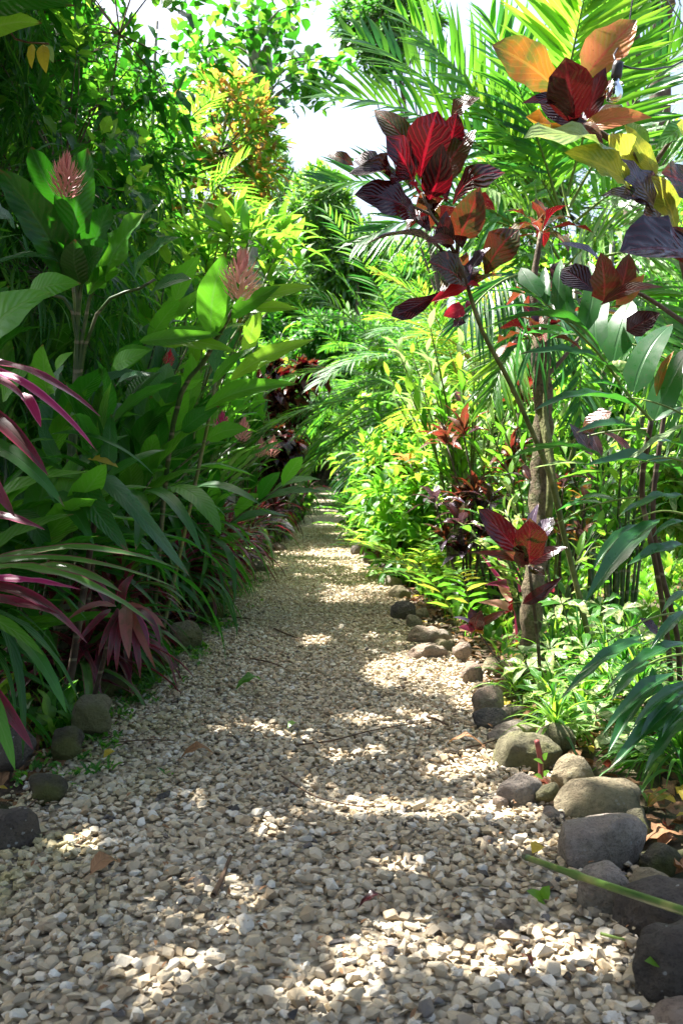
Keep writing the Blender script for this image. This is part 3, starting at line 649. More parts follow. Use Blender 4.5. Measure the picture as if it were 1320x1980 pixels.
# ------------------------------------------------------------ border rocks
def rockmat(name, stops, moss=0, speck=0, sc=9):
    k = NT(name); tc = k.n('ShaderNodeTexCoord'); v = tc.outputs['Object']
    n = k.noise(v, sc, 6, .6); c = k.ramp(n, stops); n2 = k.noise(v, 90, 4, .7)
    c = k.mix(k.math('MULTIPLY', k.smooth(k.noise(v, 3.5, 6, .7), .48, .6), .45), c, (.16, .13, .085)); c = k.mix(k.math('MULTIPLY', k.smooth(n2, .48, .66), .5), c, tuple(x * .4 for x in stops[0][1]))
    if moss:
        ge = k.n('ShaderNodeNewGeometry'); sp = k.n('ShaderNodeSeparateXYZ'); k.l(ge.outputs['Normal'], sp.inputs[0])
        mm = k.smooth(k.noise(v, 5, 4), .42, .6); c = k.mix(k.math('MULTIPLY', mm, moss), c, (.14, .15, .035))
    if speck:
        vo = k.n('ShaderNodeTexVoronoi', feature='F1'); k.l(v, vo.inputs['Vector']); vo.inputs['Scale'].default_value = 38
        wob = k.math('ADD', vo.outputs['Distance'], k.math('MULTIPLY', k.noise(v, 120, 2), .3))
        sm = k.math('SUBTRACT', 1.0, k.smooth(wob, .28, .36)); sm = k.math('MULTIPLY', sm, k.smooth(k.noise(v, 12, 3), .5, .56))
        c = k.mix(k.math('MULTIPLY', sm, speck), c, (.42, .42, .38))
    bs = k.n('ShaderNodeBsdfPrincipled'); k.l(c, bs.inputs['Base Color']); bs.inputs['Roughness'].default_value = .82; bs.inputs['Specular IOR Level'].default_value = .35
    k.l(k.bump(k.math('ADD', n2, k.math('MULTIPLY', k.noise(v, 22, 10, .78), 2.6)), 1.0, .014), bs.inputs['Normal']); k.l(bs.outputs[0], k.out.inputs[0]); MATS[name] = k.m
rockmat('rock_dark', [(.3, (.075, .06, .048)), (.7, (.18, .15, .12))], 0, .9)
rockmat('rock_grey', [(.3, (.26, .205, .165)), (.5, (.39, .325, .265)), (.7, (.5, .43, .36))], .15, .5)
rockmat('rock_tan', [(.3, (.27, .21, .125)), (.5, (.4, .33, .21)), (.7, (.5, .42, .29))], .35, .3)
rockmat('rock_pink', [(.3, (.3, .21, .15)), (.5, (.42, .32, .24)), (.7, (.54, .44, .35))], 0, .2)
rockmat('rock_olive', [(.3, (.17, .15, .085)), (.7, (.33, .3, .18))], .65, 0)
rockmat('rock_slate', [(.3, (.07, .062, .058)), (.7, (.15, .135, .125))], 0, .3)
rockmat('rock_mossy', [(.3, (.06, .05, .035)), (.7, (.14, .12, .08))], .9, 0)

def rock(label, x0, x1, yt, yb, mat, seed, rough=.24, angular=False, yaw=None, sink=.38, group=None):
    cx = (x0 + x1) / 2; g = G(cx, yb, .01); Y = max(1.55, g.y); rx = (x1 - x0) / 2 * Y / FPX; ry = rx * .72
    zt = max(.05, P(cx, yt, Y + ry).z - .012); rz = max(zt / (1 + sink), rx * .33); rz = min(rz, rx * .95); cz = zt - rz
    rr = random.Random(seed); bm = bmesh.new(); bmesh.ops.create_icosphere(bm, subdivisions=5 if rx > .09 else 4, radius=1)
    o3 = Vector((rr.uniform(0, 50), rr.uniform(0, 50), rr.uniform(0, 50)))
    planes = [(Vector((rr.gauss(0, 1), rr.gauss(0, 1), rr.gauss(0, .7))).normalized(), rr.uniform(.62, .85)) for _ in range(8 if angular else 6)]
    for v in bm.verts:
        p = v.co.copy(); d = 1 + rough * 1.6 * mnoise.noise(p * .9 + o3) + rough * .5 * mnoise.noise(p * 2.4 + o3) + rough * .12 * mnoise.noise(p * 7 + o3)
        p *= d
        for n_, h_ in planes:
            e = p.dot(n_) - h_
            if e > 0: p -= n_ * e * (.93 if angular else .72)
        v.co = (p.x * rx * 1.06, p.y * ry * 1.08, p.z * rz)
    for f in bm.faces: f.smooth = True
    me = bpy.data.meshes.new('border_rock'); bm.to_mesh(me); bm.free(); me.materials.append(MATS[mat]); TOTAL['tris'] += len(me.polygons)
    o = bpy.data.objects.new('border_rock', me); C.objects.link(o); o.location = (P(cx, yb, Y + ry * .9).x, Y + ry * .85, cz)
    o.rotation_euler = (rr.uniform(-.1, .1), rr.uniform(-.15, .15), rr.uniform(-.25, .25) if yaw is None else yaw)
    o['label'] = label; o['category'] = 'rock'
    if group: o['group'] = group
    return o
RR = 'rocks edging the right side of the path'; RL = 'rocks edging the left side of the path'
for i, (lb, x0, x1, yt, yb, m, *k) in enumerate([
    ('dark grey lichen-spotted boulder at the bottom right corner with a two-leaf seedling', 1205, 1400, 1765, 1935, 'rock_dark'),
    ('dark lichen-spotted boulder under the thick end of the fallen green cane', 1175, 1385, 1690, 1825, 'rock_dark'),
    ('angular purple-brown rock crossed by the middle of the green cane', 1098, 1222, 1655, 1775, 'rock_grey', True),
    ('big rounded grey-purple speckled rock just above the green cane', 1055, 1245, 1570, 1682, 'rock_grey'),
    ('greenish-grey round rock tucked behind the big speckled one', 1150, 1238, 1555, 1628, 'rock_olive'),
    ('long flat-topped tan rock with a sunlit upper face, widest of the row', 1065, 1248, 1482, 1585, 'rock_tan'),
    ('tan rock with a sun patch on top behind the purple-grey rock', 1070, 1155, 1455, 1532, 'rock_tan'),
    ('smooth purple-grey dome rock whose right half is sunlit', 962, 1052, 1490, 1560, 'rock_grey'),
    ('narrow mossy tan rock wedged beside the purple-grey dome', 1032, 1085, 1502, 1562, 'rock_olive'),
    ('broad olive mossy rock with a brown stake standing in front', 943, 1075, 1400, 1492, 'rock_olive'),
    ('dark olive rock partly hidden behind the broad mossy one', 1040, 1112, 1392, 1462, 'rock_olive'),
    ('small grey rock capped with sun above the mossy rock', 955, 1035, 1388, 1428, 'rock_grey'),
    ('flat dark slate-blue rock lying low beside the gravel', 908, 990, 1362, 1410, 'rock_slate'),
    ('pinkish tan rock directly above the flat slate-blue one', 908, 982, 1328, 1384, 'rock_pink'),
    ('pale tan rock lit by the sun behind the pinkish one', 932, 1002, 1312, 1352, 'rock_tan'),
    ('ball-shaped brown rock beside the brightest sun patch', 886, 936, 1276, 1326, 'rock_pink'),
    ('pale stone half hidden behind the ball-shaped rock', 925, 985, 1268, 1302, 'rock_tan'),
    ('upright rounded tan rock left of the ball-shaped one', 872, 912, 1238, 1286, 'rock_pink'),
    ('long low pinkish rock reaching onto the gravel', 782, 862, 1238, 1276, 'rock_pink'),
    ('tan rock between the long low rock and the upright one', 838, 885, 1228, 1262, 'rock_tan'),
    ('rounded brown rock with a bright top, farther up the border', 790, 850, 1202, 1246, 'rock_pink'),
    ('dark leaning rock pointing at the path', 755, 800, 1158, 1202, 'rock_slate'),
    ('small rock behind the dark leaning one', 785, 815, 1185, 1215, 'rock_grey'),
    ('sunlit whitish rock where the border turns narrow', 748, 790, 1128, 1158, 'rock_tan'),
    ('small grey rock before the sunlit whitish rock', 740, 775, 1108, 1134, 'rock_grey'),
    ('low dark rock under the burgundy dwarf plant', 725, 760, 1085, 1112, 'rock_dark'),
    ('low dark rock at the foot of the lime ferns', 676, 712, 1045, 1075, 'rock_dark'),
    ('small dark rock after the ferny plants begin', 700, 738, 1064, 1094, 'rock_dark'),
    ('moss-covered rock in the shade behind the speckled rock', 1222, 1318, 1622, 1690, 'rock_mossy'),
    ('smooth tan rock showing between the purple-brown rock and a boulder', 1210, 1292, 1678, 1722, 'rock_tan'),
    ('pale sunlit rock cut off by the bottom right corner', 1235, 1420, 1925, 2010, 'rock_pink'),
    ('mossy dark rock under the overhanging palm leaflets', 1190, 1262, 1558, 1620, 'rock_mossy'),
    ('small tan stone filling the gap left of the dark olive rock', 1000, 1046, 1425, 1455, 'rock_tan'), ('flat grey stone between the slate-blue rock and the mossy one', 940, 1000, 1405, 1438, 'rock_grey'),
    ('fist-sized pale stone at the toe of the purple-grey dome', 948, 984, 1538, 1566, 'rock_pink'), ('rounded stone bridging the pinkish and the slate-blue rock', 968, 1018, 1352, 1390, 'rock_grey'),
    ('little tan stone under the ball-shaped rock', 915, 950, 1312, 1336, 'rock_tan'), ('grey stone between the brown rock and the long low one', 838, 874, 1212, 1240, 'rock_grey'),
    ('small pale stone right of the dark leaning rock', 798, 832, 1172, 1196, 'rock_tan'), ('brown stone squeezed between the two big rocks above the cane', 1042, 1092, 1556, 1590, 'rock_grey')]):
    rock(lb, x0, x1, yt, yb, m, 40 + i, angular=bool(k), rough=.24 if not k else .16, group=RR)
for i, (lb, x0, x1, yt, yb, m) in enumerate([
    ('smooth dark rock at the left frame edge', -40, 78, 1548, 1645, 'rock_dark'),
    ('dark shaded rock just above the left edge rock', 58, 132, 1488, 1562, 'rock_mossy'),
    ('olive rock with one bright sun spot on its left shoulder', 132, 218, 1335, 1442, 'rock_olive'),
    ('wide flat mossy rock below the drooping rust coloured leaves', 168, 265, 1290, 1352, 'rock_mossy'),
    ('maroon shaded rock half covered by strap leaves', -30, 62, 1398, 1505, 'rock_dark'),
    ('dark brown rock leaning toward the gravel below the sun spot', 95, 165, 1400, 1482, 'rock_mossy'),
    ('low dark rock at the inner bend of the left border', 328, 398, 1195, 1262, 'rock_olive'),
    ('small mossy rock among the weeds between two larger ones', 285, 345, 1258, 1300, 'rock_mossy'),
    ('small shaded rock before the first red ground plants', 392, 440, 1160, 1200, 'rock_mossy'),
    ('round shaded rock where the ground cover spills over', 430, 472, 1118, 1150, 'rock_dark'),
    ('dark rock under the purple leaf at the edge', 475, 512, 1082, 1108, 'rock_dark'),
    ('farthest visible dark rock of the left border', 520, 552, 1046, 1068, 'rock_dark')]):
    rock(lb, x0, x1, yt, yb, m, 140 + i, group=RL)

def simple(name, label, cat, me, loc=(0, 0, 0)):
    o = bpy.data.objects.new(name, me); C.objects.link(o); o.location = loc; o['label'] = label; o['category'] = cat; return o
def tube_obj(name, label, cat, pts, r0, r1, mat, ns=8, n=12):
    p0 = Vector(pts[0]); q = curve_pts([Vector(p) - p0 for p in pts], n); V, F = tube_arrays(q, taper(len(q), r0, r1), ns)
    return simple(name, label, cat, mesh_np(name, V, F, None, None, [MATS[mat]]), p0)
# the cut green cane lying over the rocks
def cane():
    a = P(1015, 1657, 2.42); b = P(1130, 1698, 2.14); c = P(1345, 1770, 1.72); d = c + (c - b) * .5
    pts = curve_pts([a, b, c, d], 24); p0 = pts[0]
    rad = [.008 + .002 * i / 24 + (.003 if i in (7, 16) else 0) for i in range(len(pts))]; rad[0] = .009
    V, F = tube_arrays([p - p0 for p in pts], rad, 12); k = NT('green_cane'); tc = k.n('ShaderNodeTexCoord')
    c_ = k.ramp(k.noise(tc.outputs['Object'], 9, 4), [(.35, (.035, .08, .018)), (.58, (.08, .14, .03)), (.75, (.26, .27, .09))])
    bs = k.n('ShaderNodeBsdfPrincipled'); k.l(c_, bs.inputs['Base Color']); bs.inputs['Roughness'].default_value = .3; k.l(bs.outputs[0], k.out.inputs[0]); MATS['green_cane'] = k.m
    o = simple('cane', 'thick cut green cane lying across the border rocks', 'cane', mesh_np('cane', V, F, None, None, [k.m]), p0)
    V, F = tube_arrays([pts[0] - p0 - (pts[1] - pts[0]) * .25, pts[0] - p0 + (pts[1] - pts[0]) * .3], [.0075, .0098], 10)
    e = bpy.data.objects.new('cut_end', mesh_np('cut_end', V, F, None, None, [MATS['bark']])); C.objects.link(e); e.parent = o
cane()
tube_obj('stake', 'short brown wooden stake standing before the mossy rock', 'stake', [G(1046, 1515), G(1046, 1515) + Vector((-.002, .01, .08)), P(1037, 1432, G(1046, 1515).y)], .011, .009, 'stem_red')
def groundpt(px, py, z=.03):
    g = G(px, py, z); return g
for lb, pts, r in [
    ('long thin bent twig lying across the middle of the gravel', [(575, 1440), (640, 1432), (730, 1410), (845, 1392)], .0035),
    ('short dark curved twig near the sunlit patch', [(825, 1385), (845, 1392), (866, 1402)], .0065),
    ('thin twig running down the path centre toward a sun stripe', [(545, 1500), (610, 1540), (690, 1558), (745, 1560)], .003),
    ('stubby reddish stick standing out of the gravel on the left half', [(412, 1732), (428, 1700), (446, 1655)], .008),
    ('thin stick on the far gravel at the left edge', [(395, 1188), (440, 1192), (485, 1197)], .006),
    ('twig lying on the gravel below the far left rocks', [(484, 1273), (520, 1280), (548, 1290)], .005),
    ('small broken twig in the upper part of the path', [(530, 1215), (560, 1228), (588, 1238)], .006),
    ('thin twig in shade at the foot of the left rocks', [(215, 1436), (290, 1430), (330, 1432)], .003),
    ('straight pale straw leaning out from the left rocks', [(48, 1565), (85, 1535), (120, 1512)], .003),
    ('fine dark twig on the gravel near the slate-blue rock', [(900, 1445), (935, 1438), (965, 1428)], .004),
    ('thin grass stalk beside the dark boulder', [(1160, 1805), (1200, 1815), (1240, 1822)], .004)]:
    tube_obj('twig', lb, 'twig', [groundpt(x, y, .036) for x, y in pts], r, r * .6, 'rachis' if 'grass' in lb else 'twig', 5)
# dark pebbles that stand out
for i, (lb, px, py, w_) in enumerate([('flat black oblong stone on the gravel near the lower rocks', 973, 1786, 58), ('charcoal stone on the gravel near the bottom centre', 652, 1822, 36),
    ('black stone at the bottom of the path, left of centre', 572, 1960, 38), ('small dark stone among pale gravel left of the middle', 455, 1562, 34), ('grey-green stone on the left half of the gravel', 318, 1536, 38)]):
    V, F = HT[(i * 5 + 2) % 24]; s_ = w_ / FPX * G(px, py).y * 1.15
    me = mesh_np('pebble', V * np.array((s_, s_ * .75, s_ * .8)), F, None, None, [MATS['rock_slate']], smooth=False)
    o = simple('pebble', lb, 'pebble', me, G(px, py, .036)); o.rotation_euler = (0, 0, .3 * i)
# ------------------------------------------------------------ hand-posed plants near the camera
def Z(k, ox, oy, rows, dd=0):
    return [(ox + a / k, oy + b / k, c, ox + d / k, oy + e / k, f, g / k, *r_) for (a, b, c, d, e, f, g, *r_) in rows]

# dark red croton right of the path
A = Plant('croton', 'tall burgundy croton with broad red-veined leaves leaning over the path', 'croton', G(1150, 1335), cap=80)
ap = [P(905, 560, 4.0), P(932, 640, 4.02), P(985, 740, 4.08), P(1030, 840, 4.15), P(1062, 920, 4.2), P(1087, 1025, 4.3), P(1112, 1125, 4.35), P(1140, 1250, 4.4), G(1150, 1335) - Vector((0, 0, .03))]
A.stem(ap[::-1], .015, .009, 'bark_moss', n=32, ns=8)
A.stem([P(905, 560, 4.0), P(884, 500, 3.98), P(850, 440, 3.97), P(833, 415, 3.96), P(815, 372, 3.96)], .010, .005, 'bark', n=12)
A.stem([P(833, 415, 3.96), P(790, 395, 3.9), P(775, 380, 3.88)], .006, .004, 'bark'); A.stem([P(884, 500, 3.98), P(888, 440, 4.0), P(880, 400, 4.02)], .007, .004, 'bark')
A.stem([P(1087, 1025, 4.32), P(1066, 900, 4.4), P(1052, 800, 4.5), P(1060, 700, 4.5)], .013, .009, 'bark_moss', n=16)
hand(A, Z(3.3, 620, 160, [
    (630, 610, 3.95, 745, 180, 3.85, 250, 'wine', 'obov', .15), (590, 680, 3.95, 415, 340, 3.8, 215, 'wine', 'obov', .12),
    (810, 420, 4.0, 870, 190, 3.95, 150, 'wine', 'ovate', .1), (830, 230, 4.0, 1020, 95, 3.95, 110, 'wine_olive', 'ovate', .2),
    (745, 660, 3.98, 990, 300, 3.95, 185, 'wine_olive', 'ovate', .08), (690, 745, 3.95, 775, 385, 3.82, 175, 'wine', 'lance', .12),
    (580, 690, 3.95, 180, 580, 3.75, 150, 'wine_dark', 'obov', .15), (615, 890, 3.95, 215, 715, 3.75, 240, 'wine_dark', 'obov', .18),
    (590, 450, 4.0, 340, 175, 4.1, 150, 'wine_olive', 'lance', .1), (430, 590, 4.0, 210, 490, 4.05, 120, 'lilac', 'obov', .2),
    (210, 530, 4.0, 35, 470, 4.05, 80, 'wine_olive', 'lance', .2), (840, 780, 4.0, 1175, 575, 3.9, 175, 'wine', 'obov', .28),
    (875, 1000, 3.95, 1015, 665, 3.85, 195, 'wine_olive', 'ovate', .1), (810, 1060, 3.95, 800, 815, 3.9, 110, 'wine_dark', 'lance', .1),
    (850, 1010, 3.9, 665, 1015, 3.8, 95, 'redbrown', 'lance', .1), (1045, 1230, 3.98, 1265, 935, 3.9, 200, 'wine_olive', 'obov', .22),
    (925, 1300, 3.95, 685, 1140, 3.8, 210, 'wine_olive', 'obov', .1), (790, 1100, 3.95, 265, 1050, 3.7, 85, 'lilac', 'lance', .15),
    (760, 1335, 3.95, 445, 1490, 3.8, 115, 'wine_dark', 'obov', -.1), (930, 1240, 3.95, 1080, 1050, 3.9, 100, 'lilac', 'ovate', .1),
    (930, 1290, 4.0, 700, 1400, 3.9, 85, 'scarlet', 'lance', .1), (910, 1430, 4.0, 780, 1490, 3.95, 95, 'scarlet', 'ovate', .1),
    (1010, 1290, 4.0, 930, 1290, 3.95, 50, 'scarlet', 'ovate', .1), (960, 1400, 4.05, 920, 1440, 4.0, 40, 'magenta', 'ovate', .1),
    (700, 950, 4.0, 560, 800, 4.1, 120, 'wine_dark', 'obov', .1), (860, 900, 4.02, 900, 1060, 3.9, 110, 'wine_dark', 'ovate', .1),
    (700, 640, 4.05, 560, 420, 4.1, 150, 'wine_dark', 'obov', .1), (800, 760, 4.1, 730, 520, 4.15, 130, 'wine_dark', 'obov', .1),
    (900, 1500, 4.0, 840, 1560, 3.95, 70, 'wine_dark', 'ovate', .1), (620, 700, 3.9, 560, 640, 3.8, 60, 'scarlet', 'ovate', .1)]))
for (x, y, n_, L_) in ((812, 370, 6, .2), (835, 415, 4, .17), (880, 400, 5, .18), (884, 500, 5, .18), (905, 560, 6, .18), (860, 455, 4, .15)):
    whorl(A, P(x, y, 4.03), (random.uniform(-.4, .2), random.uniform(-.3, .3), 1), n_, L_, L_ * .5, ['wine', 'wine_dark', 'wine_dark', 'wine_olive'], (105, 15), 'obov', .15, .15)
A.done()

# orange and lime croton, top right
B = Plant('croton', 'big-leaved croton at the top right with orange, dark wine and lime leaves', 'croton', (1.42, 2.95, .03), cap=80)
B.stem([Vector((1.42, 2.95, 0)), P(1365, 900, 2.9), P(1345, 640, 2.8), P(1300, 430, 2.75), P(1255, 330, 2.7), P(1150, 250, 2.7), P(1108, 225, 2.7)], .016, .007, 'bark', n=24)
B.stem([P(1255, 330, 2.7), P(1310, 250, 2.7), P(1340, 200, 2.7)], .007, .005, 'bark'); B.stem([P(1345, 640, 2.8), P(1240, 570, 2.9), P(1185, 560, 3.0)], .008, .005, 'bark')
hand(B, Z(2, 660, 0, [
    (850, 375, 2.7, 582, 175, 2.6, 165, 'amber', 'obov', .12), (900, 480, 2.7, 865, 220, 2.55, 160, 'wine_dark', 'obov', .1),
    (935, 300, 2.72, 1140, 78, 2.7, 150, 'coral', 'ovate', .1), (975, 400, 2.7, 1090, 320, 2.6, 60, 'redbrown', 'lance', .12),
    (950, 460, 2.7, 1020, 260, 2.65, 80, 'wine_dark', 'lance', .1), (855, 430, 2.7, 695, 400, 2.6, 50, 'wine_dark', 'lance', .15),
    (900, 500, 2.7, 712, 450, 2.6, 90, 'amber', 'obov', -.12), (960, 530, 2.7, 760, 380, 2.72, 110, 'wine_dark', 'obov', .1),
    (920, 510, 2.7, 1200, 455, 2.6, 75, 'coral', 'lance', .18), (900, 500, 2.75, 1090, 420, 2.8, 90, 'lilac', 'obov', .1), (880, 490, 2.7, 1010, 560, 2.6, 70, 'redbrown', 'lance', .1),
    (1080, 610, 2.6, 704, 535, 2.45, 150, 'croton_lime', 'obov', .1, (-.3, -.72, .68)), (1130, 745, 2.65, 860, 590, 2.5, 110, 'croton_yellow', 'obov', .1, (-.2, -1, .2)),
    (1225, 690, 2.7, 1030, 525, 2.6, 120, 'croton_yellow', 'obov', -.15), (1215, 700, 2.7, 1090, 480, 2.7, 70, 'croton_yellow', 'lance', .1),
    (1225, 850, 2.65, 1060, 610, 2.6, 115, 'lilac', 'ovate', .1, (-.47, -.65, .69)), (1215, 840, 2.65, 1000, 760, 2.6, 75, 'lilac', 'obov', .15, (-.47, -.65, .69)),
    (1290, 900, 2.65, 1195, 680, 2.55, 120, 'croton_yellow', 'obov', .1), (1380, 790, 2.65, 1235, 670, 2.5, 150, 'wine_olive', 'obov', .1),
    (1400, 1060, 2.6, 1075, 975, 2.35, 250, 'wine_dark', 'obov', .1), (1300, 1000, 2.7, 1165, 850, 2.65, 110, 'wine_dark', 'obov', .1),
    (1380, 1000, 2.6, 1250, 880, 2.5, 120, 'redbrown', 'ovate', .1), (1010, 1165, 2.9, 1000, 975, 2.85, 110, 'redbrown', 'ovate', .1),
    (1070, 1150, 2.9, 1110, 980, 2.9, 80, 'redbrown', 'ovate', .1), (1000, 1010, 2.95, 825, 945, 2.9, 55, 'lilac', 'lance', .1),
    (1000, 1180, 2.9, 1245, 1110, 2.8, 55, 'redbrown', 'lance', .15), (1060, 1180, 2.9, 1170, 1060, 2.85, 60, 'coral', 'lance', .1),
    (1100, 1280, 2.95, 1230, 1210, 2.9, 90, 'wine_dark', 'ovate', .1), (980, 1130, 3.0, 850, 1040, 3.05, 110, 'wine_dark', 'obov', .1),
    (1320, 560, 2.7, 1295, 480, 2.6, 70, 'croton_yellow', 'obov', .1), (1340, 480, 2.7, 1210, 580, 2.6, 70, 'mid', 'lance', .1),
    (1180, 570, 2.75, 1100, 470, 2.8, 60, 'lime', 'lance', .1)]))
B.done()

# broad-leafleted palm, right foreground
F1 = Plant('fishtail_palm', 'clumping palm with broad blue-green banded leaflets on thin dark canes', 'palm', G(1300, 1392), cap=120)
gb = G(1300, 1392)
F1.stem([gb, P(1290, 1240, 3.8), P(1266, 1090, 3.6), P(1240, 950, 3.45), P(1258, 812, 3.3)], .014, .010, 'cane_dark', n=16)
F1.stem([gb + Vector((.05, .05, 0)), P(1308, 1230, 3.8), P(1275, 1095, 3.7), P(1262, 960, 3.6), P(1300, 700, 3.6)], .013, .010, 'cane_dark', n=16)
F1.stem([gb + Vector((.1, -.1, 0)), P(1345, 1200, 3.5), P(1350, 1000, 3.3), P(1350, 820, 3.1)], .014, .010, 'cane_dark', n=16)
rp = [(1120, 1170), (960, 990), (780, 740), (560, 520), (380, 370), (255, 280)]
F1.stem([P(920 + a / 3.3, 460 + b / 3.3, 3.3 - .05 * i) for i, (a, b) in enumerate(rp)], .006, .002, 'rachis', name='frond', n=20)
for a, b in [(P(1350, 900, 3.1), P(1210, 905, 3.0)), (P(1345, 1000, 3.2), P(1210, 1010, 3.1)), (P(1350, 1260, 3.2), P(1180, 1330, 2.9)), (P(1345, 1180, 3.3), P(1165, 1245, 3.1)), (P(1345, 1320, 3.1), P(1190, 1400, 2.9))]:
    F1.stem([a, a.lerp(b, .5) + Vector((0, 0, .03)), b], .005, .002, 'rachis', name='frond')
fu = Vector((-.4, -.6, 1))
hand(F1, Z(3.3, 920, 460, [
    (440, 420, 3.1, 30, 350, 3.0, 62, 'gloss', 'lance', .08), (385, 380, 3.1, 130, 340, 3.0, 40, 'gloss', 'lance', .08), (530, 480, 3.12, 5, 490, 3.0, 62, 'gloss', 'lance', .08),
    (800, 745, 3.2, 40, 585, 3.0, 62, 'gloss', 'lance', .18), (960, 935, 3.25, 270, 745, 3.05, 75, 'gloss', 'lance', .12), (1075, 1110, 3.3, 365, 1105, 3.05, 100, 'gloss', 'lance', .1),
    (965, 990, 3.25, 690, 930, 3.15, 45, 'gloss', 'lance', .08), (620, 560, 3.2, 500, 510, 3.2, 30, 'gloss', 'lance', .05), (720, 690, 3.2, 500, 500, 3.25, 50, 'gloss', 'lance', .1),
    (410, 375, 3.1, 285, 190, 3.2, 115, 'gloss', 'strap', .08), (455, 430, 3.1, 440, 185, 3.2, 70, 'gloss', 'lance', .05), (525, 470, 3.12, 540, 135, 3.2, 80, 'gloss', 'strap', .08),
    (600, 525, 3.15, 605, 155, 3.2, 95, 'gloss', 'strap', .08), (680, 615, 3.2, 715, 150, 3.3, 120, 'gloss', 'strap', .1), (770, 700, 3.2, 840, 390, 3.3, 150, 'gloss', 'strap', .1),
    (870, 785, 3.25, 990, 395, 3.35, 185, 'gloss', 'strap', .12), (1000, 985, 3.3, 1250, 550, 3.4, 180, 'gloss', 'strap', .12), (1135, 1165, 3.3, 1380, 680, 3.35, 190, 'gloss', 'strap', .12),
    (980, 900, 3.4, 870, 780, 3.45, 120, 'varieg', 'ovate', .1), (1110, 1285, 3.2, 635, 1245, 3.0, 85, 'gloss', 'lance', .1), (1330, 1515, 3.2, 695, 1450, 2.95, 110, 'gloss', 'lance', .08),
    (1340, 1190, 3.1, 910, 1475, 3.0, 45, 'pale', 'lance', .06), (810, 1405, 3.2, 300, 1335, 3.0, 32, 'gloss', 'lance', .06), (700, 1440, 3.2, 340, 1475, 3.1, 26, 'pale', 'lance', .04),
    (820, 1490, 3.2, 480, 1560, 3.1, 26, 'palmlt', 'lance', .04), (1340, 1080, 3.2, 1130, 1170, 3.2, 60, 'gloss', 'lance', .05), (1340, 1340, 3.2, 1130, 1300, 3.1, 60, 'gloss', 'lance', .05),
    (1150, 1010, 3.3, 1260, 720, 3.3, 55, 'amber', 'lance', .1), (860, 1110, 3.45, 660, 1250, 3.5, 150, 'redbrown', 'ovate', .1), (1000, 1400, 3.6, 780, 1230, 3.6, 90, 'redbrown', 'lance', .1),
    (740, 1390, 3.5, 590, 1180, 3.5, 70, 'lilac', 'lance', .1), (800, 1400, 3.5, 720, 1200, 3.5, 60, 'lilac', 'lance', .1)]), up=fu)
hand(F1, Z(2.87, 860, 920, [
    (1190, 240, 3.0, 775, 705, 2.75, 105, 'gloss', 'lance', .1), (1130, 270, 3.1, 815, 530, 2.9, 60, 'gloss', 'lance', .1), (1350, 395, 3.0, 1010, 495, 2.85, 85, 'gloss', 'lance', .08),
    (1350, 130, 3.1, 960, 225, 2.9, 75, 'gloss', 'lance', .1), (1350, 260, 3.0, 1150, 340, 2.9, 60, 'gloss', 'lance', .1), (1350, 930, 3.0, 890, 1190, 2.75, 80, 'gloss', 'lance', .08),
    (1240, 1105, 2.95, 870, 1440, 2.7, 85, 'gloss', 'lance', .06), (1350, 750, 3.0, 1140, 960, 2.85, 60, 'gloss', 'lance', .1), (1350, 1190, 2.9, 1080, 1450, 2.7, 80, 'gloss', 'lance', .06),
    (1110, 930, 3.0, 740, 1100, 2.85, 65, 'gloss', 'lance', .08), (1130, 1030, 3.0, 920, 1250, 2.8, 75, 'gloss', 'lance', .08), (1350, 640, 3.1, 1200, 760, 3.0, 50, 'gloss', 'lance', .08),
    (1010, 330, 3.1, 860, 500, 3.0, 45, 'redbrown', 'lance', .05), (1350, 1280, 2.9, 1200, 1450, 2.7, 70, 'gloss', 'lance', .06), (1180, 880, 3.2, 1080, 790, 3.2, 80, 'wine_dark', 'ovate', .1)]), up=fu)
hand(F1, Z(2, 660, 1200, [(1290, 200, 3.0, 1030, 510, 2.7, 60, 'gloss', 'lance', .06), (1340, 300, 2.9, 1035, 570, 2.65, 60, 'gloss', 'lance', .06), (1350, 350, 2.9, 1170, 590, 2.65, 60, 'gloss', 'lance', .06),
    (1350, 240, 2.9, 1120, 420, 2.7, 55, 'gloss', 'lance', .06), (1160, 60, 3.1, 840, 310, 2.85, 50, 'gloss', 'lance', .06), (1200, 180, 3.2, 1230, 470, 3.1, 60, 'palmdk', 'lance', .05)]), up=fu)
for (x0, y0, d0, x1, y1, d1, dr, L_, m_) in [(1255, 830, 3.4, 1010, 900, 3.6, .7, .34, 'gloss'), (1262, 960, 3.6, 1040, 1040, 3.7, .8, .3, 'palmdk'), (1300, 700, 3.6, 1080, 640, 3.9, .6, .3, 'palmdk'), (1350, 820, 3.1, 1180, 760, 3.3, .7, .32, 'gloss')]:
    a_ = P(x0, y0, d0); b_ = P(x1, y1, d1); dd = b_ - a_; Ln = dd.length
    frond(F1, a_, dd / Ln + Vector((0, 0, dr * .5)), Ln * 1.05, dr, 8, L_, L_ * .13, m_, hang=.25, vee=.3, kind='lance', r0=.005, start=.25, mats=[m_, m_, 'gloss'])
F1.done()

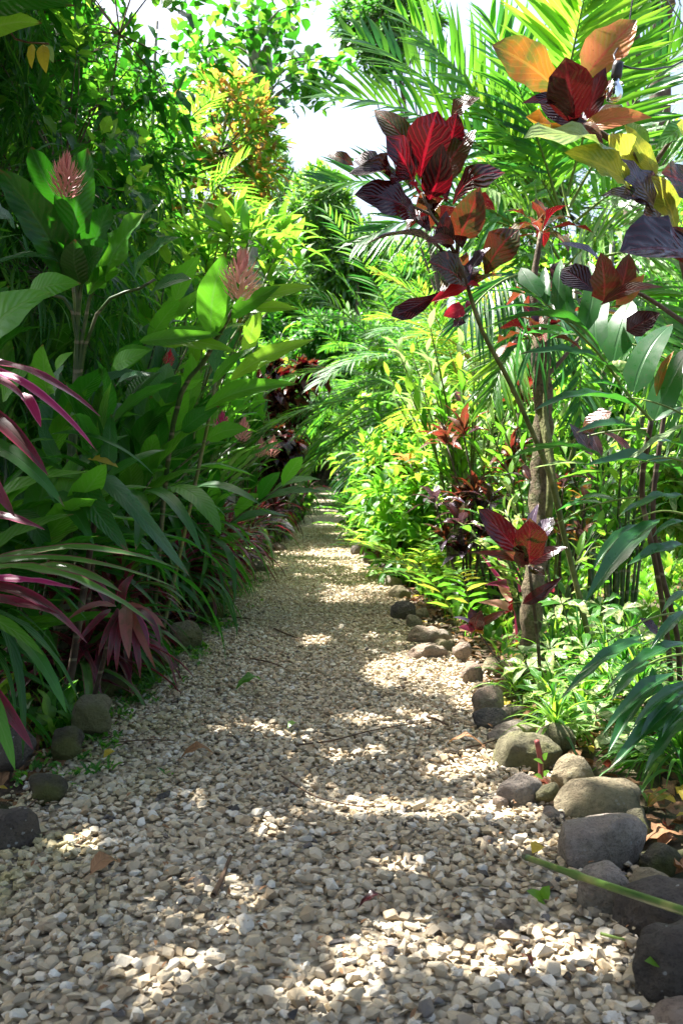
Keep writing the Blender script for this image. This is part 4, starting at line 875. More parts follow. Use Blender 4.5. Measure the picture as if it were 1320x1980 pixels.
# slender tree behind the croton
T = Plant('slim_tree', 'slim grey-green tree trunk standing right behind the burgundy croton stem', 'tree', G(1035, 1335, 0), cap=80)
tp = [G(1035, 1335, -.03), P(1026, 1200, 4.45), P(1036, 1080, 4.5), P(1042, 950, 4.6), P(1050, 800, 4.65), P(1042, 650, 4.7)]
T.stem(tp, .055, .045, 'bark_patch', name='trunk', n=30, ns=12)
T.stem([G(1035, 1335, -.04), G(1035, 1335, .05), P(1031, 1260, 4.43)], .088, .05, 'bark_patch', name='root_flare', n=6, ns=12)
T.stem([P(1043, 740, 4.65), P(1090, 690, 4.7), P(1150, 610, 4.8)], .014, .006, 'bark', name='branch'); T.stem([P(1042, 660, 4.7), P(1030, 560, 4.75), P(1045, 450, 4.8)], .03, .012, 'bark', name='branch')
T.stem([P(1046, 790, 4.6), P(1064, 900, 4.5), P(1060, 1000, 4.5)], .026, .018, 'bark_moss', name='branch')
for c_, n_ in (((1040, 655, 4.6), 12), ((1150, 600, 4.8), 9), ((1045, 450, 4.8), 12), ((1075, 560, 4.75), 8)):
    whorl(T, P(*c_), (0, -.2, 1), n_, .22, .07, ['wine_dark', 'redbrown', 'wine', 'wine_olive'], (110, 20), 'obov', .15, .2)
for i in range(26):
    p = P(random.uniform(980, 1090), random.uniform(600, 700), random.uniform(4.3, 4.9)); T.leaf(p, p + Vector((random.uniform(-.1, .1), 0, -random.uniform(.15, .35))), .02, 'palmdk', 'blade', .05)
T.done()

# wine croton before the trunk
K = Plant('croton', 'low wine-red croton whose rosette sits in front of the grey trunk', 'croton', G(1045, 1390), cap=40)
K.stem([G(1045, 1390, -.02), P(1040, 1250, 3.85), P(1022, 1094, 3.7)], .010, .007, 'cane_dark')
hand(K, Z(2.87, 860, 920, [(455, 480, 3.7, 180, 180, 3.6, 130, 'wine_dark', 'obov', .1), (460, 490, 3.7, 470, 235, 3.5, 180, 'wine_dark', 'obov', .08), (500, 460, 3.7, 600, 230, 3.75, 110, 'lilac', 'obov', .1),
    (465, 490, 3.7, 140, 425, 3.5, 60, 'redbrown', 'lance', .12), (470, 490, 3.7, 680, 395, 3.6, 75, 'wine_dark', 'lance', .12), (430, 710, 3.8, 650, 560, 3.7, 65, 'wine_dark', 'lance', .15),
    (480, 400, 3.75, 520, 150, 3.8, 60, 'lilac', 'lance', .1), (440, 480, 3.7, 330, 420, 3.5, 70, 'redbrown', 'lance', .1), (480, 500, 3.7, 560, 560, 3.6, 60, 'wine_olive', 'lance', .1), (575, 640, 3.8, 600, 610, 3.8, 45, 'scarlet', 'ovate', .1)]))
K.done()
K = Plant('cordyline', 'small cordyline with hot pink narrow leaves beside the grey trunk', 'cordyline', G(1000, 1262), cap=40)
K.stem([G(1000, 1262, -.02), P(994, 1160, 5.2), P(990, 1120, 5.2)], .009, .006, 'magenta')
hand(K, Z(2.87, 860, 920, [(385, 690, 5.2, 200, 435, 5.1, 24, 'magenta', 'strap', .08), (378, 620, 5.2, 285, 445, 5.1, 24, 'magenta', 'strap', .05), (385, 590, 5.2, 425, 485, 5.2, 26, 'magenta', 'strap', .05),
    (375, 650, 5.2, 215, 605, 5.0, 60, 'ti_pink', 'lance', .25), (375, 690, 5.2, 280, 580, 5.1, 50, 'petal_pale', 'lance', .15), (385, 650, 5.2, 440, 560, 5.2, 50, 'ti_pink', 'lance', .1),
    (370, 760, 5.2, 180, 700, 5.1, 50, 'petal_pale', 'lance', .25), (380, 750, 5.2, 350, 640, 5.2, 40, 'ti_maroon', 'lance', .1), (390, 700, 5.2, 330, 770, 5.1, 40, 'scarlet', 'lance', .1)]))
K.done()
K = Plant('croton', 'single-stemmed purple croton seedling with one orange leaf, leaning left over the rocks', 'croton', G(995, 1318), cap=30)
K.stem([G(995, 1318, -.02), P(950, 1260, 4.7), P(918, 1212, 4.7)], .006, .004, 'cane_dark')
hand(K, Z(2.87, 860, 920, [(165, 860, 4.7, 200, 745, 4.6, 90, 'wine_dark', 'ovate', .1), (160, 850, 4.7, 45, 785, 4.6, 45, 'lilac', 'lance', .1), (165, 850, 4.7, 70, 840, 4.6, 40, 'ti_pink', 'lance', .1),
    (170, 840, 4.7, 215, 880, 4.65, 45, 'amber', 'ovate', .1), (170, 840, 4.7, 345, 745, 4.7, 40, 'redbrown', 'lance', .2), (160, 830, 4.7, 140, 730, 4.75, 60, 'wine_dark', 'ovate', .1)]))
K.done()

# variegated umbrella plant behind the near rocks
K = Plant('umbrella_plant', 'variegated umbrella plant with cream and green fingered leaves behind the near rocks', 'shrub', G(1120, 1400), cap=260, minpx=12)
for i, (x, y, d) in enumerate([(1085, 1168, 4.3), (1020, 1290, 3.9), (1130, 1255, 4.0), (1172, 1225, 4.2), (1105, 1335, 3.6), (1062, 1255, 4.2), (1180, 1312, 3.7), (1240, 1340, 3.6), (1098, 1395, 3.5), (1212, 1440, 3.2), (1150, 1380, 3.5),
        (1010, 1265, 4.3), (1055, 1200, 4.5), (1200, 1180, 4.6), (1240, 1230, 4.4), (1120, 1200, 4.6), (1275, 1290, 4.0), (1160, 1170, 4.8), (1090, 1300, 4.1), (1145, 1305, 4.0), (1190, 1260, 4.4), (1060, 1340, 3.8), (1220, 1390, 3.5), (1180, 1410, 3.4), (1290, 1400, 3.5),
        (1040, 1225, 4.7), (1100, 1240, 4.5), (1215, 1290, 4.3), (1265, 1350, 3.9), (1130, 1350, 3.9), (1075, 1370, 3.9)]):
    c_ = P(x, y, d); g_ = Vector((c_.x + random.uniform(-.08, .12), c_.y + .12, 0)); K.stem([g_, g_.lerp(c_, .6) + Vector((.03, .03, 0)), c_], .006, .003, 'cane', ns=5, n=5, joined=True)
    whorl(K, c_, Vector((random.uniform(-.4, .1), -.35, 1)), 7, random.uniform(.09, .13), .038, ['varieg', 'varieg', 'mid', 'pale'], 78, 'obov', .12, .3)
    if i % 2: whorl(K, c_ + Vector((.03, .05, -.12)), Vector((.2, -.5, 1)), 6, .1, .035, ['varieg', 'mid'], 78, 'obov', .12, .3)
K.done()

# light bulb on its wire
def bulb():
    c0 = P(1190, 150, 2.5); k = NT('bulb_glass'); g = k.n('ShaderNodeBsdfGlass'); g.inputs['Roughness'].default_value = .03; g.inputs['IOR'].default_value = 1.3; g.inputs['Color'].default_value = (.93, .96, .95, 1); k.l(g.outputs[0], k.out.inputs[0]); MATS['bulb_glass'] = k.m
    prof = [(.009, .0), (.010, -.008), (.013, -.016), (.0205, -.028), (.0235, -.040), (.0225, -.050), (.017, -.059), (.009, -.0645), (.001, -.066)]
    def lathe(pr, ns=16):
        V = [(r_ * math.cos(6.28318 * j / ns), r_ * math.sin(6.28318 * j / ns), z) for r_, z in pr for j in range(ns)]
        F = [(i * ns + j, i * ns + (j + 1) % ns, (i + 1) * ns + (j + 1) % ns, (i + 1) * ns + j) for i in range(len(pr) - 1) for j in range(ns)]; return np.array(V), np.array(F, dtype=np.int32)
    root = bpy.data.objects.new('light_bulb', None); C.objects.link(root); root.location = c0; root['label'] = 'clear glass bulb hanging in a dark socket among the orange croton leaves'; root['category'] = 'light bulb'; root.rotation_euler = (0, R(8), 0)
    for nm, pr, mt in (('glass', prof, 'bulb_glass'), ('socket', [(.002, .042), (.012, .040), (.014, .030), (.0145, .004), (.012, -.002), (.008, -.004)], 'rubber'), ('filament', [(.0015, 0), (.002, -.02), (.0045, -.026), (.0045, -.04), (.001, -.045)], 'brass')):
        if nm != 'glass': solidmat(mt, [(.3, (.03, .03, .033) if mt == 'rubber' else (.4, .3, .15)), (.7, (.05, .05, .055) if mt == 'rubber' else (.5, .4, .2))], 30, .4)
        V, F = lathe(pr); o = bpy.data.objects.new(nm, mesh_np(nm, V, F, None, None, [MATS[mt]])); C.objects.link(o); o.parent = root
    tube_obj('light_cable', 'thin black festoon cable carrying the glass bulb at the top right', 'cable', [P(1600, -60, 3.2), P(1400, 60, 2.9), P(1300, 128, 2.75), P(1189, 122, 2.5), P(1213, 60, 2.9), P(1262, -40, 3.3), Vector((2.5, 6.2, 3.4)), Vector((2.35, 6.6, 2.2))], .0028, .0028, 'rubber', 6, 24)
bulb()

# ---- left foreground
K = Plant('cordyline', 'cordyline with arching magenta and maroon leaves at the left frame edge', 'cordyline', (-1.22, 2.75, .04), cap=60)
K.stem([Vector((-1.22, 2.75, 0)), Vector((-1.2, 2.7, .8)), Vector((-1.1, 2.65, 1.33))], .016, .01, 'cane_dark')
UPL = Vector((.1, -.6, 1))
hand(K, Z(2, 0, 600, [(-160, 200, 2.6, 390, 412, 2.45, 50, 'ti_pink', 'strap', .1), (-120, 230, 2.6, 378, 548, 2.4, 44, 'magenta', 'strap', .14), (90, 320, 2.55, 160, 452, 2.5, 38, 'magenta', 'strap', .12),
    (-160, 370, 2.6, 188, 640, 2.4, 75, 'ti_maroon', 'strap', .16), (-160, 800, 2.7, 178, 850, 2.6, 45, 'ti_pink', 'strap', .1), (-160, 260, 2.6, 100, 350, 2.5, 60, 'ti_pink', 'strap', .1),
    (-140, 420, 2.6, 60, 800, 2.5, 70, 'ti_maroon', 'strap', .14), (-140, 500, 2.7, 250, 760, 2.6, 70, 'blade', 'strap', .16)]), up=UPL)
K.done()
K = Plant('cordyline', 'low cordyline with bright green arching leaves edged in red, one leaf pink', 'cordyline', (-1.2, 2.45, .04), cap=60)
K.stem([Vector((-1.2, 2.45, 0)), Vector((-1.15, 2.5, .7))], .016, .01, 'cane_dark')
hand(K, Z(2, 0, 600, [(-160, 1030, 2.5, 692, 1002, 2.6, 42, 'ti_green', 'strap', .13), (-160, 1010, 2.5, 705, 1085, 2.5, 36, 'ti_green', 'strap', .12), (-120, 1010, 2.45, 605, 1225, 2.35, 44, 'ti_green', 'strap', .14),
    (150, 985, 2.55, 470, 1090, 2.5, 42, 'ti_green', 'strap', .12), (-160, 1050, 2.4, 320, 1082, 2.35, 38, 'magenta', 'strap', .06), (-160, 1075, 2.4, 340, 1290, 2.3, 60, 'ti_maroon', 'strap', .14),
    (-160, 1110, 2.4, 240, 1180, 2.3, 50, 'ti_maroon', 'strap', .1), (-160, 1170, 2.4, 170, 1335, 2.25, 60, 'mid', 'strap', .1), (-160, 1140, 2.5, 95, 1135, 2.4, 40, 'bluish', 'strap', .1),
    (-160, 1300, 2.4, 60, 1780, 2.25, 70, 'mid', 'strap', .1), (-160, 1350, 2.5, 130, 1700, 2.35, 60, 'ti_maroon', 'strap', .1), (60, 1250, 2.6, 260, 1560, 2.5, 50, 'blade', 'strap', .16)]), up=UPL)
K.done()
K = Plant('cordyline', 'rust-pink cordyline with limp leaves hanging over the left rocks', 'cordyline', (-.98, 3.75, .03), cap=60)
K.stem([Vector((-.98, 3.75, 0)), P(225, 1185, 3.65)], .012, .009, 'cane_dark')
hand(K, [(232, 1180, 3.6, 190, 1270, 3.5, 12, 'ti_maroon', 'strap', .18), (236, 1180, 3.6, 226, 1300, 3.5, 13, 'ti_maroon', 'strap', .14), (245, 1180, 3.6, 272, 1312, 3.5, 14, 'ti_maroon', 'strap', .14), (250, 1178, 3.6, 302, 1295, 3.5, 14, 'ti_rust', 'strap', .2),
    (255, 1175, 3.6, 312, 1255, 3.5, 15, 'ti_maroon', 'strap', .25), (215, 1178, 3.6, 150, 1245, 3.5, 13, 'ti_maroon', 'strap', .2), (225, 1172, 3.6, 130, 1200, 3.5, 12, 'ti_rust', 'strap', .2), (240, 1176, 3.65, 285, 1270, 3.6, 22, 'ti_pink', 'strap', .2),
    (245, 1170, 3.6, 250, 1275, 3.45, 24, 'ti_rust', 'strap', .2), (228, 1176, 3.6, 208, 1290, 3.5, 12, 'ti_maroon', 'strap', .16), (235, 1170, 3.7, 320, 1215, 3.7, 19, 'ti_rust', 'strap', .25), (220, 1170, 3.7, 180, 1120, 3.7, 19, 'ti_maroon', 'strap', .1),
    (235, 1165, 3.7, 260, 1110, 3.7, 17, 'ti_maroon', 'strap', .1)], up=(0.2, -.8, .8))
K.done()
K = Plant('canna', 'large paddle-leaved plant with a pink flower spike rising at the left', 'canna', (-1.3, 4.3, .05), cap=60)
for a, b in (((150, 640), (130, 500)), ((150, 640), (175, 480)), ((160, 650), (240, 470)), ((150, 660), (60, 560)), ((165, 670), (300, 540))):
    K.stem([Vector((-1.25 + random.uniform(-.06, .06), 4.3, 0)), P(*a, 4.3), P(*b, 4.25)], .013, .006, 'cane_green', n=10)
hand(K, Z(3.3, 0, 250, [(440, 980, 4.3, -10, 250, 4.1, 210, 'deep', 'paddle', .08), (425, 540, 4.3, 200, 110, 4.3, 150, 'deep', 'paddle', .06), (440, 780, 4.35, 230, 400, 4.4, 230, 'deep', 'paddle', .06),
    (470, 800, 4.3, 560, 120, 4.2, 230, 'deep', 'paddle', .06), (560, 900, 4.3, 710, 470, 4.2, 190, 'deep', 'paddle', .08), (620, 1010, 4.3, 920, 540, 4.15, 240, 'mid', 'paddle', .08), (540, 960, 4.25, 660, 760, 4.1, 160, 'deep', 'paddle', .1),
    (860, 950, 4.3, 1150, 690, 4.2, 140, 'bluish', 'paddle', .12, (-.47, -.65, .69)), (950, 1070, 4.3, 1225, 955, 4.2, 110, 'bluish', 'paddle', .12, (-.47, -.65, .69)), (850, 680, 4.35, 1015, 480, 4.3, 130, 'bluish', 'paddle', .1, (-.47, -.65, .69)),
    (385, 850, 4.2, -90, 900, 4.0, 130, 'bluish', 'lance', .12, (-.47, -.65, .69)), (100, 640, 4.2, -120, 470, 4.1, 160, 'bluish', 'paddle', .1, (-.47, -.65, .69)), (430, 760, 4.3, 420, 520, 4.3, 120, 'mid', 'paddle', .06),
    (560, 1050, 4.3, 780, 900, 4.2, 120, 'mid', 'paddle', .1), (430, 980, 4.3, 300, 700, 4.2, 150, 'deep', 'paddle', .08), (520, 1000, 4.2, 480, 700, 4.1, 160, 'deep', 'paddle', .08)]))
torch(K, P(128, 385, 4.1), .2, 'petal', (0.05, 0, 1), 30, .3)
K.stem([P(150, 640, 4.4), P(128, 395, 4.5)], .01, .006, 'cane'); K.done()
K = Plant('ginger', 'nearest broad light-rimmed ginger leaves at the left frame edge', 'ginger', (-1.2, 3.2, .04), cap=40)
K.stem([Vector((-1.2, 3.2, 0)), Vector((-1.2, 3.15, 1.0)), P(-40, 640, 3.0)], .014, .007, 'cane')
hand(K, Z(3.3, 0, 250, [(-120, 1440, 2.9, 328, 1040, 2.7, 270, 'mid', 'lance', .1), (180, 1050, 3.1, 518, 985, 3.0, 165, 'mid', 'lance', .12), (300, 1700, 3.1, 275, 1370, 3.0, 170, 'mid', 'ovate', .06), (20, 1740, 3.0, 215, 1510, 2.95, 130, 'mid', 'lance', .1),
    (-60, 1220, 3.1, 60, 1000, 3.1, 130, 'deep', 'lance', .1), (720, 1510, 3.4, 960, 1410, 3.3, 120, 'mid', 'lance', .1), (740, 1640, 3.4, 965, 1570, 3.3, 60, 'bluish', 'lance', .1), (350, 1700, 3.1, 410, 1500, 3.1, 90, 'bluish', 'ovate', .1), (360, 1540, 3.2, 470, 1420, 3.1, 60, 'mid', 'lance', .1)]))
K.done()
K = Plant('torch_ginger', 'leaning ginger with glowing green leaves and a pale pink flower head', 'ginger', (-.98, 5.15, .04), cap=80)
K.stem([Vector((-.98, 5.15, 0)), P(335, 820, 4.8), P(400, 690, 4.7), P(445, 610, 4.6), P(456, 585, 4.6)], .016, .008, 'cane_green', n=16)
K.stem([Vector((-.95, 5.2, 0)), P(400, 830, 4.9), P(420, 700, 4.9)], .013, .007, 'cane', n=10)
hand(K, Z(2, 0, 0, [(815, 1300, 4.6, 872, 975, 4.5, 110, 'mid', 'lance', .06), (890, 1230, 4.6, 1085, 1105, 4.5, 70, 'mid', 'lance', .1), (950, 1190, 4.6, 1215, 1108, 4.5, 55, 'lime', 'lance', .12), (925, 1205, 4.6, 1155, 1198, 4.5, 50, 'lime', 'lance', .08),
    (965, 1330, 4.6, 1005, 1205, 4.55, 65, 'lime', 'lance', .06), (540, 1320, 4.6, 865, 1292, 4.5, 55, 'mid', 'lance', .1), (840, 1290, 4.6, 900, 1130, 4.6, 60, 'mid', 'lance', .06)]))
hand(K, Z(2, 0, 600, [(590, 130, 4.7, 915, 162, 4.5, 65, 'lime', 'lance', .1), (600, 110, 4.7, 855, 95, 4.6, 50, 'mid', 'lance', .1), (890, 270, 4.7, 1218, 112, 4.5, 65, 'lime', 'lance', .1), (790, 390, 4.7, 1152, 285, 4.5, 65, 'mid', 'lance', .15),
    (820, 290, 4.7, 990, 140, 4.6, 45, 'mid', 'lance', .1), (940, 170, 4.7, 1012, 5, 4.6, 55, 'lime', 'lance', .06), (350, 335, 4.6, 585, 255, 4.5, 60, 'bluish', 'lance', .15), (800, 500, 4.7, 960, 460, 4.6, 70, 'mid', 'lance', .1),
    (430, 230, 4.7, 590, 150, 4.6, 100, 'mid', 'lance', .1), (700, 470, 4.8, 850, 370, 4.7, 70, 'deep', 'lance', .1), (830, 240, 4.8, 900, 60, 4.8, 90, 'bluish', 'lance', .1), (640, 360, 4.8, 700, 250, 4.8, 80, 'deep', 'lance', .1)]))
torch(K, P(460, 582, 4.35), .24, 'petal_pale', (.12, 0, 1), 30, .34, pale='petal'); K.done()

# strap-leaved clump in the middle of the left border
K = Plant('dracaena', 'dark green strap-leaved clump arching toward the gravel in the left border', 'dracaena', (-1.12, 3.95, .03), cap=80)
K.stem([Vector((-1.12, 3.95, 0)), P(200, 900, 3.9)], .018, .012, 'cane_dark')
hand(K, Z(2, 0, 600, [(390, 640, 3.8, 735, 1030, 3.5, 60, 'bluish', 'strap', .2), (560, 700, 3.8, 785, 945, 3.5, 55, 'blade', 'strap', .2), (670, 680, 3.9, 855, 865, 3.7, 85, 'mid', 'strap', .14), (740, 690, 4.0, 1005, 750, 3.8, 48, 'blade', 'strap', .14),
    (190, 720, 3.7, 365, 910, 3.4, 75, 'blade', 'strap', .18), (520, 700, 3.8, 525, 930, 3.5, 60, 'blade', 'strap', .1), (330, 650, 3.7, 500, 940, 3.4, 95, 'deep', 'strap', .16), (20, 780, 3.6, 190, 980, 3.4, 95, 'deep', 'strap', .16),
    (200, 480, 3.8, 600, 640, 3.7, 30, 'blade', 'strap', .14), (0, 530, 3.6, 210, 740, 3.4, 55, 'blade', 'strap', .2), (340, 575, 3.8, 458, 608, 3.8, 46, 'yellow', 'lance', .1), (300, 620, 3.8, 500, 480, 3.9, 50, 'blade', 'strap', .1),
    (260, 640, 3.8, 100, 560, 3.7, 55, 'deep', 'strap', .12), (410, 650, 3.8, 640, 540, 3.9, 60, 'blade', 'strap', .12), (230, 600, 3.8, 150, 420, 3.8, 50, 'deep', 'strap', .1), (420, 620, 3.8, 430, 400, 3.9, 60, 'deep', 'strap', .08)]), up=UPL)
rosette(K, P(200, 905, 3.9), 22, .65, .055, ['blade', 'deep', 'mid'], 'strap', (-10, 70)); K.done()
# ------------------------------------------------------------ grown plants: left side
ORD = ['first', 'second', 'third', 'fourth', 'fifth', 'sixth', 'seventh', 'eighth', 'ninth', 'tenth', 'eleventh', 'twelfth', 'thirteenth', 'fourteenth', 'fifteenth', 'sixteenth']
def LX(y, d): return edge(LE, y) - d
def RX(y, d): return edge(RE, y) + d

for i, (x, y, z, m) in enumerate([(-1.2, 4.1, .25, 'ti_maroon'), (-1.1, 5.0, .4, 'ti_maroon'), (-1.15, 6.0, .5, 'ti_pink'), (-1.05, 7.0, .55, 'ti_maroon')]):
    cordyline('cordyline', ['nearest maroon', 'second maroon', 'dusky pink', 'farthest dark red'][i] + ' cordyline nestled among the green strap leaves of the left border', 'cordyline', (x, y, .03), z, 26, .5, .042, [m, m, 'ti_green'], heads=2, cap=44, el=(-20, 75), droop=.5)
G1 = 'cordylines and strap-leaved plants along the left border'
low = [(4.55, .5, 'ti_maroon', 'deep', 'dark red and green'), (5.2, .55, 'ti_maroon', 'blade', 'maroon and green'), (5.9, .7, 'blade', 'ti_pink', 'green with dusky pink'), (6.6, .6, 'ti_maroon', 'ti_pink', 'pink-flushed maroon'), (7.4, .75, 'ti_green', 'mid', 'red-margined'),
       (8.3, .55, 'ti_maroon', 'ti_pink', 'deep maroon'), (9.4, .7, 'ti_green', 'ti_maroon', 'red-edged green'), (10.6, .6, 'ti_maroon', 'wine_dark', 'wine coloured'), (12, .7, 'wine_dark', 'ti_maroon', 'blackish red'), (13.8, .7, 'ti_maroon', 'deep', 'dull red'),
       (16, .8, 'wine_dark', 'deep', 'dark wine'), (19, .8, 'deep', 'ti_maroon', 'shadowy green')]
for i, (y, h, m1, m2, d) in enumerate(low):
    L = .5 if y < 8 else .55
    cordyline('cordyline', f'{ORD[i]} low cordyline counted from the left rocks up the path, {d}', 'cordyline', (LX(y, .24), y, .03), h * .6, 24, L, .042, [m1, m1, m2], heads=2, group=G1, cap=34, el=(-20, 70), droop=.5)
# dark red ground plants spilling to the edge
for i, (y, x, m) in enumerate([(4.9, .06, 'redbrown'), (5.7, .05, 'wine_dark'), (6.5, .07, 'ti_maroon'), (7.3, .04, 'wine_dark'), (8.4, .04, 'redbrown'), (9.6, .05, 'wine_dark'), (11, .03, 'wine_dark'), (12.6, .03, 'redbrown')]):
    pl = Plant('ground_plant', f'{ORD[i]} tuft of small dark red leaves spilling onto the left gravel edge', 'plant', (LX(y, x), y, .0), 'small dark red plants at the foot of the left border', 30, 20)
    for q in range(7):
        c_ = Vector((LX(y, x) + random.uniform(-.22, .08), y + random.uniform(-.3, .3), random.uniform(.05, .2))); pl.stem([Vector((c_.x, c_.y, -.03)), c_], .004, .003, 'stem_red', joined=True, n=3, ns=4)
        whorl(pl, c_, (random.uniform(0, .5), -.3, 1), 9, .17, .045, [m, m, 'wine_dark', 'mid'], (100, 20), 'lance', .15, .3)
    pl.done()
K = Plant('ground_plant', 'low plant whose broad grey-purple leaf lies at the path edge below the burgundy column', 'plant', (LX(10.5, -.05), 10.5, 0), cap=20)
hand(K, [(515, 1010, 10.6, 570, 1028, 10.3, 22, 'lilac', 'ovate', .1, (0, -.2, 1)), (520, 1015, 10.6, 500, 1030, 10.4, 16, 'lilac', 'ovate', .1), (520, 1012, 10.6, 545, 1000, 10.8, 18, 'wine_dark', 'ovate', .1)]); K.done()

# leafy gingers behind them
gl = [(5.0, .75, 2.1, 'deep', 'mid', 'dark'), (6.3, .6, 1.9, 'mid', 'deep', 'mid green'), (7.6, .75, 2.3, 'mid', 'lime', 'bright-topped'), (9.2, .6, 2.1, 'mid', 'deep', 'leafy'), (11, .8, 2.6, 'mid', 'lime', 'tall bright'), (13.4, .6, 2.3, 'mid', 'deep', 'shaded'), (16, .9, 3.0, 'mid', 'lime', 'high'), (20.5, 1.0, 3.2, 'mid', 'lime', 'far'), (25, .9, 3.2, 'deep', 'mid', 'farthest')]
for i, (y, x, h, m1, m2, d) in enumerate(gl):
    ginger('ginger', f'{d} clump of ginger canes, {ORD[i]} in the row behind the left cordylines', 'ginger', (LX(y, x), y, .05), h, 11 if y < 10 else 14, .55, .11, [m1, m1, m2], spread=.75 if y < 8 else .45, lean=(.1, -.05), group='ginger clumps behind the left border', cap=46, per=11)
for i, (x, y, h, m1, m2, d) in enumerate([(-1.5, 3.6, .95, 'mid', 'deep', 'short'), (-1.5, 4.3, 1.5, 'deep', 'blade', 'dark bushy'), (-1.35, 5.0, 1.3, 'mid', 'deep', 'spreading'), (-1.3, 5.9, 1.5, 'deep', 'mid', 'dense shaded'), (-1.15, 6.9, 1.3, 'deep', 'mid', 'low dark')]):
    ginger('ginger', f'{d} leafy ginger clump filling the shade, {ORD[i]} behind the left rocks', 'ginger', (x, y, .05), h, 10, .6, .115, [m1, m1, m2, 'mid'], spread=.6, lean=(.15, -.1), cap=70, per=9)
for i, (x, y, z, m) in enumerate([(-1.45, 3.5, .7, 'deep'), (-1.25, 4.4, .9, 'blade'), (-1.2, 5.5, 1.05, 'blade'), (-1.1, 6.2, .7, 'mid')]):
    cordyline('dracaena', ['small dark', 'tall dark', 'wide glossy', 'high narrow-leaved', 'mid green'][i] + ' strap-leaved clump in the shade of the left border', 'dracaena', (x, y, .03), z, 26, .62, .055, [m, m, 'blade'], heads=2, cap=44, el=(-20, 75), droop=.55)
# pink torch flowers on stalks
for i, (x, y, d, s_, m, lb) in enumerate([(425, 835, 5.0, .14, 'magenta', 'closed magenta ginger bud among strap leaves'), (466, 848, 5.8, .16, 'petal', 'upright feathery pink ginger flower in the left border'), (500, 880, 7.0, .16, 'petal', 'red-pink ginger flower farther along the left border'),
        (524, 880, 9, .22, 'petal', 'narrow pink flower spike before the burgundy column'), (325, 702, 5.2, .10, 'scarlet', 'small red flower half hidden among the ginger leaves'), (645, 775, 20, .3, 'magenta', 'distant pink flower hanging by the palm frond')]):
    if i == 5: continue
    b = P(x, y, d); g_ = Vector((min(b.x - .1, LX(d, .25)), b.y + .1, .0)); pl = Plant('ginger_flower', lb, 'flower', g_, None, 30, 14)
    pl.stem([g_, g_ + Vector((.02, 0, b.z * .55)), b], .008, .005, 'cane_green'); torch(pl, b - Vector((0, 0, .02)), s_ * .95, m, (.15, 0, 1), 24, .3); pl.done()

# yellow-green rosettes above the torch ginger
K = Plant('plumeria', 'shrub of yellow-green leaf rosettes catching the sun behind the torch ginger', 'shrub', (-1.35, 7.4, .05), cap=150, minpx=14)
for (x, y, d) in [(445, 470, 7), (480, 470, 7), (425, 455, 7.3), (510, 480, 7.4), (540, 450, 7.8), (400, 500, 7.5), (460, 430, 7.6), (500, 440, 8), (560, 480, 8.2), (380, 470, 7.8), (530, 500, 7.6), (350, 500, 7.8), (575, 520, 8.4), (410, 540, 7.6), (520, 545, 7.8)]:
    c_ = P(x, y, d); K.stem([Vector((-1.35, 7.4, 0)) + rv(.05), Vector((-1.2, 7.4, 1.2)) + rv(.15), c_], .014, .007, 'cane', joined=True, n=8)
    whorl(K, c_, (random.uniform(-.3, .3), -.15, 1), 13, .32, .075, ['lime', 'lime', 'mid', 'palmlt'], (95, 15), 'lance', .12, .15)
K.done()

# burgundy column at the far left edge of the path
cordyline('croton', 'tall dark burgundy column of leaves standing at the far left edge of the path', 'croton', (-.72, 17.5, .03), 2.6, 60, .42, .15, ['wine_dark', 'wine', 'wine_olive', 'redbrown'], heads=8, cap=120, kind='obov', el=(-30, 80), minpx=12, droop=.35)
cordyline('croton', 'lower dark burgundy bush in front of the tall burgundy column', 'croton', (-.78, 14.6, .03), 1.3, 40, .36, .13, ['wine_dark', 'wine_olive', 'wine_dark'], heads=6, cap=90, kind='obov', el=(-30, 80), minpx=14, droop=.35)

woody('drooping_shrub', 'tall shrub with curtains of narrow drooping leaves, left of the orange-tipped tree', 'shrub', (-2.15, 7.6, .05), 4.3, .95, 420, 9, .34, .026, ['blade', 'palmlt', 'mid', 'lime'], kind='blade', spray='hang', droop=.55, cap=120, trunk_r=.03, stems=3, cmat='cane', base_h=1.0, arch=.1, lump=1.6)
woody('drooping_shrub', 'dark narrow-leaved shrub hanging over the paddle-leaved plant at the left', 'shrub', (-1.95, 5.3, .05), 3.9, .8, 420, 9, .26, .022, ['blade', 'deep', 'mid'], kind='blade', spray='hang', droop=.5, cap=100, trunk_r=.03, stems=3, cmat='cane_dark', base_h=.9)
woody('small_leaved_tree', 'small-leaved tree with yellowed hanging leaves filling the top left corner', 'tree', (-2.6, 5.1, .03), 5.0, 1.4, 640, 9, .15, .06, ['deep', 'mid', 'deep', 'lime'], kind='ovate', cap=180, trunk_r=.06, base_h=1.9, minpx=24, lean=(.15, 0), lump=1.4, limb=.12)
woody('small_leaved_tree', 'slim dark-leaved tree leaning in at the upper left, behind the paddle-leaved plant', 'tree', (-2.7, 6.5, .03), 5.4, 1.15, 520, 9, .17, .06, ['deep', 'mid', 'deep', 'blade'], kind='ovate', cap=120, trunk_r=.05, base_h=2.7, minpx=24, lean=(.45, 0), lump=1.8, limb=.15)
K = Plant('hanging_twig', 'bare twig with three yellow dying leaves hanging in the top left corner', 'twig', P(20, 60, 3.4), cap=20)
K.stem([Vector((-2.2, 5.1, 2.5)), P(-60, 20, 3.6), P(30, 75, 3.4), P(95, 85, 3.35)], .006, .003, 'twig')
hand(K, [(62, 85, 3.4, 62, 133, 3.35, 16, 'yellow', 'lance', .06), (84, 86, 3.4, 90, 142, 3.35, 22, 'yellow', 'lance', .06), (92, 85, 3.4, 104, 122, 3.4, 16, 'pale', 'lance', .06), (-40, 85, 3.3, 82, 45, 3.2, 50, 'lime', 'lance', .15), (-60, 40, 3.3, 145, 12, 3.2, 70, 'deep', 'lance', .15)]); K.done()
